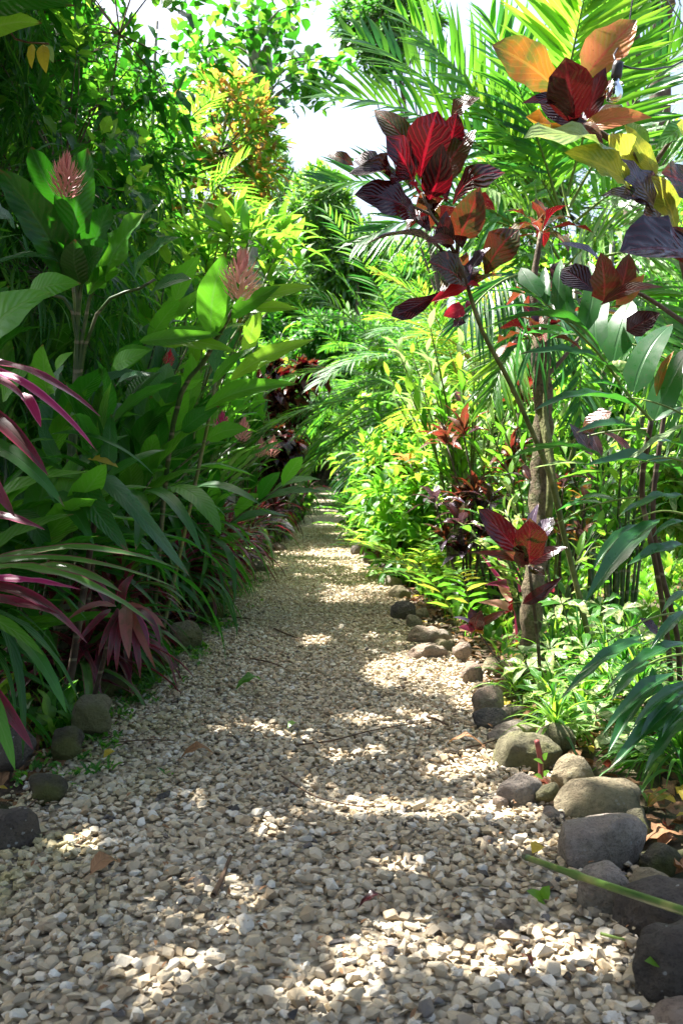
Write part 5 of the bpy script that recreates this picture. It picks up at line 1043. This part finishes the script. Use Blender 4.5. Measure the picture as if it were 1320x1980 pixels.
# palm arching over the top left
K = Plant('overhead_palm', 'palm whose dark drooping frond crosses the top left edge of the view', 'palm', (-1.75, 3.3, .03), cap=110)
K.stem([Vector((-1.75, 3.3, 0)), Vector((-1.7, 3.2, 1.4)), Vector((-1.5, 3.2, 2.93))], .04, .03, 'cane', ns=10)
for d0, l_, dr in (((1, .1, .08), 1.75, .12), ((.9, -.25, .3), 1.8, .35), ((.5, -.9, .6), 1.8, .7), ((-.6, .7, .5), 1.8, .9), ((-1, -.2, .5), 1.8, .9), ((.1, -.9, .8), 1.8, .9), ((.8, -.35, .9), 2.0, .7)):
    frond(K, (-1.5, 3.2, 2.93), d0, l_, dr, 24, .36, .05, 'palmdk', hang=.6, vee=-.05)
K.done()

# young light-green palm in the upper left
palm('young_palm', 'young palm with sunlit comb-like fronds high in the upper left', 'palm', (-1.55, 8.6, .03), [(.0, .0, 3.7), (.25, .3, 3.2)], 5, 1.15, 20, .36, .032, ['palmlt', 'lime', 'mid'], cap=120, minpx=16, el=(20, 85), droop=1.0, cmat='cane', hang=.15)
K = Plant('bare_sapling', 'pale upright bare sapling rising beside the young palm', 'sapling', (-1.42, 8.0, .03)); K.stem([Vector((-1.42, 8, 0)), Vector((-1.44, 8, 2.4)), P(296, 225, 8), P(304, 40, 8)], .022, .012, 'bark_pale'); K.done()

# orange-tipped tree and round-leaved tree with pale trunk
woody('orange_tipped_tree', 'rounded tree whose crown is sprinkled with orange and yellow leaf tips', 'tree', (-2.3, 15, .03), 6.5, 1.7, 1500, 8, .26, .075, ['mid', 'lime', 'lime', 'palmlt', 'orange_tip', 'orange_tip'], kind='lance', cap=110, trunk_r=.09, base_h=2.6, minpx=18)
K = Plant('round_leaved_tree', 'open round-leaved tree with a pale forked trunk against the white sky', 'tree', (-1.9, 19, .03), cap=260, minpx=12)
K.stem([Vector((-1.9, 19, 0)), Vector((-1.5, 19, 4)), P(505, 250, 19), P(495, 150, 19), P(492, 60, 19)], .2, .12, 'bark_pale', name='trunk', n=24, ns=10)
K.stem([P(505, 250, 19), P(520, 180, 19), P(518, 90, 19)], .1, .06, 'bark_pale', name='branch'); K.stem([P(495, 240, 19), P(412, 150, 19), P(408, 60, 19)], .09, .05, 'bark_pale', name='branch')
for (x, y) in [(520, 40), (545, 60), (560, 30), (500, 80), (480, 60), (530, 85), (470, 30), (440, 50), (450, 90), (420, 110), (590, 110), (620, 120), (600, 165), (575, 150), (550, 130), (640, 150), (615, 185), (560, 190), (535, 165), (470, 160), (440, 170), (455, 205), (480, 215), (420, 200), (400, 150), (430, 235), (500, 130), (540, 205), (655, 110), (390, 210), (465, 240), (410, 40), (385, 90), (500, 20), (370, 150), (360, 60), (350, 110), (580, 10)]:
    c_ = P(x, y, random.uniform(17.5, 20)); s0 = P(500, min(240, y + 60), 19)
    K.stem([s0, s0.lerp(c_, .5) + Vector((0, 0, .2)), c_], .035, .008, 'bark_pale', joined=True, n=5, ns=4)
    for j in range(15):
        b = c_ + Vector((random.uniform(-.3, .3), random.uniform(-.3, .3), random.uniform(-.25, .25))); d = rv(1) + Vector((0, 0, -.5)); d.normalize()
        K.leaf(b, b + d * random.uniform(.2, .33), random.uniform(.14, .22), random.choice(['deep', 'mid', 'deep', 'palmlt']), 'round', .1)
K.done()

# taller green wall behind the left border
for i, (x, y, h, r_, m, L, W, lb) in enumerate([
    (-2.9, 6.4, 3.6, 1.1, ['deep', 'mid'], .2, .07, 'dense dark bush behind the paddle-leaved plant'), (-2.7, 9.2, 3.8, 1.2, ['mid', 'deep', 'lime'], .22, .07, 'dense bush behind the drooping narrow-leaved shrub'),
    (-2.6, 12, 3.6, 1.1, ['mid', 'lime'], .24, .08, 'rounded green bush at the foot of the orange-tipped tree'), (-4.6, 8.5, 6.8, 2.0, ['deep', 'mid'], .24, .09, 'tall broad tree rising behind the small-leaved tree at the left'),
    (-4.8, 13.5, 7.8, 2.2, ['mid', 'lime', 'deep'], .28, .1, 'tall tree behind the young palm in the upper left'), (-3.2, 19, 5.4, 1.6, ['mid', 'lime', 'palmlt'], .3, .09, 'bright bush below the round-leaved tree'),
    (-2.2, 24, 5.2, 1.5, ['mid', 'deep'], .32, .1, 'mid-distance bush beyond the burgundy column'), (-7, 20, 11.5, 3.4, ['mid', 'deep', 'lime'], .36, .13, 'high tree crown filling the left sky behind the others')]):
    woody('leafy_bush' if h < 6 else 'broadleaf_tree', lb, 'bush' if h < 6 else 'tree', (x, y, .03), h, r_, int(520 if h < 6 else 900), 9, L, W, m, cap=50, trunk_r=.05 if h < 6 else .12, stems=3 if h < 6 else 1, base_h=.2 if h < 6 else h * .3, minpx=30, zr=None)
# shade tree standing outside the left of the view, its boughs reach over the path
woody('shade_tree', 'tree at the left whose high boughs shade the near gravel', 'tree', (-3.3, 2.6, .03), 5.2, 2.0, 950, 9, .26, .12, ['deep', 'mid'], kind='ovate', cap=40, lump=2.6, trunk_r=.11, base_h=3.5, lean=(1.25, .1), minpx=40)
woody('shade_tree', 'tree leaning over from behind the camera on the left, boughs high above the path', 'tree', (-3.4, -.8, .03), 5.2, 2.1, 1250, 9, .26, .12, ['deep', 'mid'], kind='ovate', cap=10, lump=2.6, trunk_r=.11, base_h=3.2, lean=(1.5, .9), minpx=40)

# ------------------------------------------------------------ grown plants: right side
# large palm behind the crotons
K = Plant('areca_palm', 'large bright clumping palm whose fronds fan out behind the crotons', 'palm', (1.75, 6.6, .03), cap=300, minpx=22)
for dx, dy, hh in ((0, 0, 2.3), (.35, .3, 2.7), (.6, 0, 2.2)):
    K.stem([Vector((1.75 + dx * .5, 6.6 + dy * .5, 0)), Vector((1.75 + dx, 6.6 + dy, hh))], .024, .02, 'cane_green', ns=8)
def ffr(x0, y0, d0, x1, y1, d1, droop=.5, nl=26, ll=.62, lw=.05, mats=('palmlt', 'palmlt', 'mid'), hang=.15, vee=.25, su=None):
    a = P(x0, y0, d0); b = P(x1, y1, d1); dd = b - a; L = dd.length; dd = dd / L + Vector((0, 0, droop * .5)); frond(K, a, dd, L * 1.06, droop, nl, ll, lw, mats[0], mats=list(mats), hang=hang, vee=vee, side_up=su)
cu = (0, -.75, .65)
ffr(1085, 420, 6.6, 655, 150, 6.2, .9, 30, .6, .045, ('palmdk', 'mid', 'palmlt'), su=cu)
ffr(1085, 400, 6.6, 800, 40, 6.3, .5, 28, .66, .05, ('palmlt', 'mid', 'palmlt'), su=cu)
ffr(1080, 240, 5.8, 1140, -60, 5.6, .3, 22, .62, .065, ('palmlt', 'lime'), su=cu)
ffr(1090, 430, 6.6, 930, 190, 6.2, .6, 24, .5, .05, ('palmlt', 'lime'), su=cu)
ffr(1100, 400, 6.7, 1330, 60, 6.2, .6, 26, .6, .05, ('palmlt', 'mid', 'palmdk'), su=cu)
ffr(1110, 430, 6.7, 1380, 280, 6.2, .7, 24, .6, .05, ('mid', 'palmlt'), su=cu)
ffr(1040, 470, 6.4, 640, 330, 6.0, .9, 26, .5, .04, ('palmlt', 'mid', 'palmdk'), su=cu)
ffr(1080, 500, 6.3, 900, 330, 5.6, .9, 24, .55, .045, ('pale', 'palmlt', 'lime'), hang=.3, su=cu)
ffr(1090, 520, 6.3, 1250, 420, 5.7, .9, 24, .5, .045, ('palmlt', 'lime', 'pale'), hang=.3, su=cu)
ffr(1060, 480, 6.6, 700, 430, 6.4, 1.2, 24, .5, .04, ('palmdk', 'mid'), hang=.4, su=cu)
ffr(1100, 420, 6.9, 1020, 100, 7.1, .4, 24, .6, .05, ('palmlt', 'mid'), su=cu)
ffr(1095, 380, 6.4, 1200, 40, 6.0, .4, 26, .66, .055, ('palmlt', 'mid'), su=cu)
ffr(1085, 420, 6.5, 960, 60, 6.3, .5, 26, .62, .05, ('mid', 'palmdk', 'palmlt'), su=cu)
ffr(1085, 430, 6.6, 720, 60, 6.8, .7, 30, .62, .05, ('palmdk', 'mid', 'palmlt'), su=cu)
ffr(1100, 560, 5.6, 900, 600, 5.0, 1.3, 24, .4, .028, ('palmdk', 'blade'), hang=.8, su=cu)
ffr(1110, 600, 5.8, 1010, 640, 5.0, 1.5, 24, .42, .028, ('palmdk', 'blade'), hang=.8, su=cu)
ffr(1120, 600, 5.9, 1260, 760, 5.0, 1.2, 22, .42, .034, ('mid', 'palmlt'), hang=.5, su=cu)
ffr(1110, 580, 6.0, 960, 800, 5.3, 1.3, 24, .4, .03, ('mid', 'palmlt', 'lime'), hang=.5, su=cu)
ffr(1130, 560, 6.2, 1120, 820, 5.4, 1.0, 22, .4, .034, ('palmdk', 'palmlt'), hang=.4, su=cu)
ffr(1180, 620, 6.0, 1330, 900, 5.0, 1.2, 22, .42, .034, ('mid', 'palmlt'), hang=.5, su=cu)
ffr(1150, 560, 6.2, 1290, 640, 5.6, 1.0, 22, .5, .04, ('mid', 'palmlt'), hang=.4, su=cu)
ffr(1120, 640, 6.2, 960, 720, 5.8, 1.0, 22, .4, .035, ('mid', 'palmlt', 'pale'), hang=.4, su=cu)
ffr(1150, 500, 6.5, 1350, 520, 6.2, .9, 22, .5, .045, ('palmlt', 'lime'), hang=.3, su=cu)
K.done()

# feathery palms reaching over the path in the middle distance
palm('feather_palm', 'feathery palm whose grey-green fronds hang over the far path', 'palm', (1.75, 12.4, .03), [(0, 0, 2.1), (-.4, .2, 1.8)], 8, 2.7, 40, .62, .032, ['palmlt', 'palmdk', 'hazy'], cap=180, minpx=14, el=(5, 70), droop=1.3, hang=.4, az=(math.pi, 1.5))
palm('feather_palm', 'yellow-ribbed feathery palm standing before the grey-green one', 'palm', (1.55, 9.8, .03), [(0, 0, 2.1), (-.1, .2, 1.8)], 7, 1.4, 28, .42, .034, ['palmlt', 'lime', 'croton_yellow', 'palmlt'], cap=140, minpx=15, el=(5, 75), droop=1.2, hang=.35, rmat='rachis_yellow', az=(math.pi, 1.9))
palm('feather_palm', 'dark feathery palm far along the right side where the path narrows', 'palm', (1.3, 19, .03), [(0, 0, 2.9), (-.4, 0, 2.4)], 9, 2.6, 32, .7, .04, ['palmdk', 'mid', 'palmlt'], cap=90, minpx=12, el=(5, 75), droop=1.4, hang=.5)
palm('feather_palm', 'palm on the left side of the far path mirroring the hanging fronds', 'palm', (-1.5, 21.5, .03), [(0, 0, 2.7), (.3, .2, 2.1)], 9, 2.4, 30, .6, .04, ['palmlt', 'mid', 'hazy'], cap=80, minpx=12, el=(5, 75), droop=1.3, hang=.4)

# narrow-leaved canes
ginger('cane_shrub', 'light green shrub of many thin yellow canes with pointed leaves', 'shrub', (1.12, 7.3, .03), 1.9, 26, .30, .058, ['lime', 'mid', 'pale', 'lime'], spread=.55, cap=230, per=13, kind='lance', minpx=15, cmat='cane')
ginger('cane_shrub', 'second thin-caned shrub nearer the grey trunk with fresh pointed leaves', 'shrub', (1.45, 6.2, .03), 1.45, 12, .24, .045, ['mid', 'lime', 'mid'], spread=.5, cap=130, per=11, kind='lance', minpx=16, cmat='cane')
ginger('cane_shrub', 'pale bright-leaved cane shrub behind the thin-caned one', 'shrub', (1.3, 9.0, .03), 2.1, 18, .28, .055, ['lime', 'pale', 'lime'], spread=.6, cap=110, per=12, kind='lance', minpx=15, cmat='cane')
croton('croton', 'narrow-leaved red croton sprays floating above the thin-caned shrub', 'croton', (1.2, 6.5, .03), 1.62, 5, 13, .24, .055, ['redbrown', 'wine', 'redbrown', 'wine_olive'], cap=110, spread=.42, kind='lance', minpx=14, ang=(100, 10))
croton('croton', 'purple-black glossy croton at knee height before the thin canes', 'croton', (.98, 6.4, .03), .82, 6, 9, .2, .06, ['lilac', 'wine_dark', 'lilac', 'wine_olive'], cap=90, spread=.26, kind='lance', minpx=13, ang=(100, 25))
croton('croton', 'small dark croton by the right edge under the palm fronds', 'croton', (.95, 9.6, .03), .95, 5, 10, .24, .09, ['wine_dark', 'wine_olive', 'redbrown'], cap=60, spread=.25, minpx=13, ang=(100, 25))
croton('croton', 'small croton with yellow and rust leaves near the middle of the right border', 'croton', (1.0, 8.4, .03), 1.45, 4, 8, .2, .075, ['coral', 'amber', 'redbrown', 'croton_yellow'], cap=50, spread=.3, minpx=13, ang=(100, 25))
croton('dwarf_plant', 'dark burgundy dwarf plant at the gravel edge below the lime ferns', 'plant', (RX(8.4, .14), 8.4, .03), .26, 7, 9, .14, .06, ['wine_dark', 'wine_dark', 'redbrown'], cap=50, spread=.12, minpx=13, ang=(110, 20), clusters=3)
croton('croton', 'brown-leaved thin croton behind the wine-red one, right of the canes', 'croton', (1.5, 5.8, .03), 1.05, 4, 9, .16, .05, ['redbrown', 'amber', 'lilac'], cap=50, spread=.25, kind='lance', minpx=13, ang=(100, 20))

ginger('cane_shrub', 'dense lance-leaved shrub filling the gap right of the grey trunk', 'shrub', (1.75, 5.6, .03), 1.5, 16, .24, .05, ['mid', 'deeplit', 'lime'], spread=.6, cap=130, per=12, kind='lance', minpx=16)
ginger('cane_shrub', 'slender-caned shrub at the back of the umbrella plant', 'shrub', (1.2, 5.1, .03), .95, 12, .2, .042, ['mid', 'lime', 'varieg'], spread=.45, cap=110, per=10, kind='lance', minpx=16)
# ferny row at the right edge
fr = [(6.1, .34, 'mid'), (6.9, .25, 'lime'), (7.7, .3, 'lime'), (8.8, .2, 'lime'), (9.8, .22, 'palmlt'), (11, .2, 'mid'), (12.4, .2, 'deep'), (14, .2, 'mid'), (16.2, .2, 'mid'), (19, .2, 'deep'), (22.5, .25, 'mid'), (27, .3, 'deep')]
for i, (y, x, m) in enumerate(fr):
    pl = Plant('fern_clump', f'{ORD[i]} ferny yellow-green clump counted from the near rocks along the right edge', 'fern', (RX(y, x), y, .02), 'ferny clumps along the right edge of the path', 60, 16)
    for q in range(14 if y > 7 else 6):
        bx = Vector((RX(y, x) + random.uniform(-.12, .3), y + random.uniform(-.35, .35), .03)); a = random.uniform(0, 6.28)
        frond(pl, bx, (math.cos(a) * .6, math.sin(a) * .6, 1), random.uniform(.5, .9) * (1 + .02 * y), 1.3, 11, .18 if y < 12 else .22, .036, m, mats=[m, m, 'lime', 'croton_yellow', 'palmlt'] if y < 10.5 else [m, m, 'mid', 'deep'], hang=.3, part=False, sub=False, r0=.004, kind='lance')
    pl.done()
for i, (y, x, h, m, d) in enumerate([(8.2, .6, 1.1, ['lime', 'mid'], 'lime green'), (9.9, .55, 1.3, ['mid', 'lime', 'palmlt'], 'loose bright'), (11.8, .6, 1.5, ['mid', 'deeplit'], 'bushy green'), (14.2, .65, 1.7, ['deeplit', 'lime'], 'shaded leafy'), (17.5, .7, 1.9, ['mid', 'deep'], 'rounded'), (21.5, .8, 2.2, ['deep', 'mid'], 'dark leafy'), (26, .9, 2.6, ['deep', 'mid', 'lime'], 'distant dark')]):
    woody('border_shrub', f'{d} waist-high shrub, {ORD[i]} behind the ferny clumps of the right edge', 'shrub', (RX(y, x), y, .03), h, .42 + .02 * y, 230, 8, .15 + .006 * y, .045 + .002 * y, m, cap=40, trunk_r=.02, stems=3, base_h=.05, minpx=18)
# leafy shrubs deeper on the right
for i, (x, y, h, r_, m, L, W, lb) in enumerate([
    (2.0, 11, 2.6, 1.0, ['lime', 'mid', 'palmlt'], .2, .06, 'sunlit loose bush behind the cane shrubs'), (3.4, 9.5, 2.0, .8, ['mid', 'lime', 'deep'], .16, .055, 'bush seen between the grey trunk and the near palm'),
    (3.6, 13.5, 3.4, 1.4, ['lime', 'mid', 'lime'], .22, .07, 'bright green bush in the sunny clearing on the right'), (5.2, 15, 4.0, 1.6, ['lime', 'mid', 'deep'], .24, .08, 'broad bush at the right end of the clearing'),
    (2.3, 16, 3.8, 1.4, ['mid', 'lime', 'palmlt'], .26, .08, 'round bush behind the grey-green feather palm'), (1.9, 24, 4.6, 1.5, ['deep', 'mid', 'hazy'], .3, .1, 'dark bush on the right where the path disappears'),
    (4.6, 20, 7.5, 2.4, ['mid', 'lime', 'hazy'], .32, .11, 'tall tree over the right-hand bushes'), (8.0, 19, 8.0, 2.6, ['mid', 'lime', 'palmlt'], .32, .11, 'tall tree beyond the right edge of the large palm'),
    (4.4, 10.5, 3.6, 1.1, ['mid', 'deep'], .2, .08, 'dense bush behind the near right palm'), (3.2, 7.6, 1.3, .6, ['mid', 'varieg', 'lime'], .15, .06, 'low mixed shrub right of the large palm base')]):
    woody('leafy_bush' if h < 6 else 'broadleaf_tree', lb, 'bush' if h < 6 else 'tree', (x, y, .03), h, r_, int(460 if h < 6 else 800), 9, L, W, m, cap=50, trunk_r=.045 if h < 6 else .12, stems=3 if h < 6 else 1, base_h=.15 if h < 6 else h * .3, minpx=26)
for lb, x0, y0, x1, y1, d, r_ in (('thin dark tree trunk in the top right corner, left of a pair', 1222, 150, 1213, -60, 15, .14), ('thicker mottled tree trunk in the top right corner', 1275, 180, 1288, -60, 13, .15)):
    b = P(x0, 500, d); K = Plant('tall_tree', lb, 'tree', (b.x, b.y, .03), cap=40); K.stem([Vector((b.x, b.y, 0)), P(x0, y0, d), P(x1, y1, d), P(x1, -400, d)], r_, r_ * .7, 'bark', name='trunk', ns=10, n=24)
    for q in range(50):
        c_ = P(x1 + random.uniform(-140, 120), random.uniform(-420, 10), d + random.uniform(-1, 2)); 
        if q % 3 == 0: K.stem([P(x1, -300, d), c_], .04, .01, 'bark', joined=True, n=4, ns=4)
        whorl(K, c_, rv(1), 10, .3, .1, ['deep', 'mid', 'hazy'], (100, 20), 'ovate', .1, .3)
    K.done()

# ------------------------------------------------------------ the end of the path and the far trees
for i, (x, y, h, r_, m, L, W, lb) in enumerate([
    (-.1, 40, 3.6, 2.0, ['deep', 'deep', 'mid'], .4, .14, 'dark bush closing the end of the path'), (-2.0, 29, 5.4, 1.5, ['mid', 'lime', 'deep'], .36, .12, 'sunlit bush overhanging the left of the far path'), (2.0, 28, 5.0, 1.4, ['mid', 'palmlt', 'lime'], .36, .12, 'sunlit bush overhanging the right of the far path'), (.1, 47, 9.5, 3.2, ['mid', 'hazy', 'deep'], .42, .14, 'green tree standing straight behind the end of the path'), (-3.2, 33, 6.2, 2.2, ['mid', 'deep', 'lime'], .4, .13, 'bush left of the end of the path'), (3.4, 33, 6.5, 2.3, ['mid', 'deep', 'palmlt'], .4, .13, 'bush right of the end of the path'),
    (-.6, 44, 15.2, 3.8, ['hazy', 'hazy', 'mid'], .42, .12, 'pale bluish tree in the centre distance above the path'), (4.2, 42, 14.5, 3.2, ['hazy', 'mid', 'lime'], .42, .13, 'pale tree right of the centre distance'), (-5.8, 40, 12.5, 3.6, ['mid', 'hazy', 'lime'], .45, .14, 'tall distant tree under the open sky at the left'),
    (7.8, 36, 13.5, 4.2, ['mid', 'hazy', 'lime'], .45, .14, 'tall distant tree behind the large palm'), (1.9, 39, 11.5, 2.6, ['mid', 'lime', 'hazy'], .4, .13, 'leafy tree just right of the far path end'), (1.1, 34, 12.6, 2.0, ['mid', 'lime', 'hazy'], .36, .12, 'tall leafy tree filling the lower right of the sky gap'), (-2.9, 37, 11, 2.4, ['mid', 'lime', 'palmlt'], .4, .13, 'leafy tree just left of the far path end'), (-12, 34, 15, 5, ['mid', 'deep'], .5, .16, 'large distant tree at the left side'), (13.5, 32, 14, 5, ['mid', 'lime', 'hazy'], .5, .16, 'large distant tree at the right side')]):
    woody('distant_tree' if h > 7 else 'leafy_bush', lb, 'tree' if h > 7 else 'bush', (x, y, .03), h, r_, 2300 if abs(x) < 5 and h > 7 else 900, 8, L, W, m, cap=20, trunk_r=.16, stems=1 if h > 7 else 3, base_h=(.3 if lb[0:8] != 'feathery' else 11.5), minpx=30)

woody('leaning_tree', 'high thin tree top leaning into the sky gap from the right', 'tree', (5.2, 31, .03), 17.2, 1.7, 420, 9, .34, .12, ['mid', 'deep', 'hazy'], cap=40, trunk_r=.14, base_h=13.6, lean=(-3.3, 0), minpx=20)
woody('arching_tree', 'small tree arching from the left over the far end of the path', 'tree', (-2.1, 23, .03), 5.0, 1.5, 700, 9, .28, .09, ['deep', 'mid', 'deep', 'hazy'], cap=60, trunk_r=.08, base_h=1.9, lean=(1.7, 0), minpx=16)
woody('arching_tree', 'small tree arching from the right over the far end of the path', 'tree', (2.0, 28, .03), 4.8, 1.5, 700, 9, .3, .1, ['deep', 'mid', 'deeplit'], cap=60, trunk_r=.08, base_h=1.8, lean=(-1.4, 0), minpx=16)
for i, (x, y, z, L, m, d) in enumerate([(1.16, 3.25, .1, .34, 'mid', 'nearest'), (1.0, 3.75, .06, .26, 'lime', 'second'), (1.45, 3.7, .15, .38, 'mid', 'taller'), (.98, 4.35, .05, .24, 'lime', 'small bright'), (1.3, 4.6, .12, .36, 'palmlt', 'loose')]):
    cordyline('lily_turf', d + ' tuft of thin arching green blades growing right behind the right-hand rocks', 'plant', (x, y, .02), z, 46, L, .017, [m, m, 'lime', 'blade'], heads=3, cap=60, el=(10, 80), droop=.55, kind='blade', minpx=14)
def mass(name, n, fn, kind='stuff'):
    K = Plant(name, '', '', (0, 0, 0), cap=0)
    for _ in range(n): fn(K)
    K.done(); root = K.root
    for ch in list(root.children):
        ch.parent = None; ch.name = name; ch['kind'] = kind
    bpy.data.objects.remove(root)
def tuft(K):
    side = random.random()
    if side < .75: y = random.uniform(4.5, 20); x = RX(y, random.uniform(.25, 4.5))
    else: y = random.uniform(3.5, 26); x = LX(y, random.uniform(.02, .8))
    z = bed_z(x, y); big = random.random() < .3
    for j in range(6):
        a = random.uniform(0, 6.28); L = random.uniform(.05, .14) * (1 + y * .02)
        b = Vector((x + random.uniform(-.05, .05), y + random.uniform(-.05, .05), z + (.05 if big else 0))); d = Vector((math.cos(a) * .6, math.sin(a) * .6, random.uniform(.3, 1.2)))
        K.leaf(b, b + d * L, L * (.45 if big else .09), random.choice(['grass', 'lime', 'mid'] if side < .75 else ['mid', 'deep', 'grass']), 'ovate' if big else 'blade', .15)
mass('ground_cover', 8500, tuft)
def weed(K):
    y = random.choice([random.uniform(4.4, 6.2), random.uniform(3.0, 9)]); x = edge(LE, y) + abs(random.gauss(0, .12))
    if mnoise.noise(Vector((x * 5, y * 2.5, 4))) < 0: x -= .1
    for j in range(5):
        a = random.uniform(0, 6.28); L = random.uniform(.015, .035); b = Vector((x + random.uniform(-.02, .02), y + random.uniform(-.02, .02), .035)); d = Vector((math.cos(a), math.sin(a), random.uniform(.2, 1)))
        K.leaf(b, b + d * L, L * .5, random.choice(['grass', 'mid', 'mid', 'deep']), 'ovate', .1)
mass('weeds', 1300, weed)
def litter(K):
    y = random.uniform(2, 14); x = random.choice([LX(y, random.uniform(-.02, .5)), LX(y, random.uniform(.0, 1.8)), RX(y, random.uniform(.0, .7)), RX(y, random.uniform(.05, 4))]); z = bed_z(x, y) + .012
    L = random.uniform(.05, .13); a = random.uniform(0, 6.28); b = Vector((x, y, z)); K.leaf(b, b + Vector((math.cos(a), math.sin(a), random.uniform(-.05, .3))) * L, L * .42, random.choice(['dry', 'dry', 'redbrown', 'yellow'] if random.random() < .3 else ['dry']), 'ovate', .15)
mass('leaf_litter', 5200, litter)
def chips(K):
    y = random.uniform(1.6, 15); x = random.uniform(edge(LE, y), edge(RE, y)); L = random.uniform(.008, .028); a = random.uniform(0, 6.28); b = Vector((x, y, .034 + random.random() * .008))
    K.leaf(b, b + Vector((math.cos(a), math.sin(a), random.uniform(-.1, .4))) * L, L * .35, 'dry', 'lance', .1)
mass('dry_debris', 2600, chips)
# single fallen leaves on the gravel
for lb, x, y, x2, y2, w_, m in [('curled brown dead leaf lying on the lower left gravel', 175, 1690, 232, 1668, 40, 'dry'), ('flat green fallen leaf near the top left of the gravel', 456, 1334, 512, 1322, 20, 'mid'), ('brown broken leaf on the gravel left of the middle', 350, 1466, 415, 1458, 22, 'dry'),
        ('small bright green leaf scrap on the gravel', 556, 1408, 576, 1400, 14, 'grass'), ('small yellow leaf on the gravel by the cane tip', 1028, 1650, 1052, 1638, 26, 'yellow'), ('orange dead leaf behind the flat-topped tan rock', 1250, 1560, 1308, 1548, 26, 'amber'),
        ('dark leaf fragment on the gravel, lower middle', 1010, 1850, 1030, 1872, 14, 'redbrown'), ('yellow leaf fallen at the left rocks', 200, 1466, 228, 1456, 18, 'yellow'), ('dark crumpled leaf piece on the gravel right of the middle', 692, 1756, 748, 1738, 14, 'wine_dark'), ('long dark dry leaf near the mossy rock', 862, 1442, 940, 1446, 10, 'dry')]:
    g = G(x, y, .045); g2 = G(x2, y2, .05); pl = Plant('fallen_leaf', lb, 'leaf', g, cap=4); pl.leaf(g, g2, w_ / FPX * g.y * 1.1, m, 'ovate', .3, (0, -.3, 1), 'blade', True); pl.done()
# seedlings
for lb, (x, y), lv in [('two-leaved bright green seedling growing out of the right gravel', (1050, 1745), [((1050, 1738), (1016, 1722), 26), ((1050, 1738), (1062, 1712), 26), ((1050, 1742), (1040, 1748), 20)]),
        ('small four-leaved seedling beside the brown stake', (1050, 1515), [((1049, 1475), (1030, 1468), 14), ((1050, 1470), (1058, 1455), 14), ((1050, 1500), (1062, 1490), 14), ((1049, 1505), (1032, 1498), 14)]),
        ('round-leaved seedling at the end of the flat-topped rock', (1250, 1570), [((1250, 1550), (1238, 1532), 22), ((1250, 1550), (1270, 1540), 24), ((1262, 1545), (1292, 1525), 10)]),
        ('two-leaved seedling in front of the bottom right boulder', (1278, 1920), [((1276, 1862), (1245, 1858), 26), ((1277, 1860), (1304, 1848), 26)])]:
    g = G(x, y, .02); d = min(g.y, 2.05 if 'boulder' in lb else 9); pl = Plant('seedling', lb, 'seedling', G(x, y, .0), cap=10); top = P(*lv[0][0], g.y)
    pl.stem([G(x, y, 0), top], .002, .0012, 'cane')
    for a, b, w_ in lv: pl.leaf(P(*a, g.y), P(*b, g.y - .01), w_ / FPX * g.y, 'grass', 'ovate', .1, (0, -.5, 1), 'leaf', True)
    pl.done()
print('parts', TOTAL, 'objects', len(bpy.data.objects))
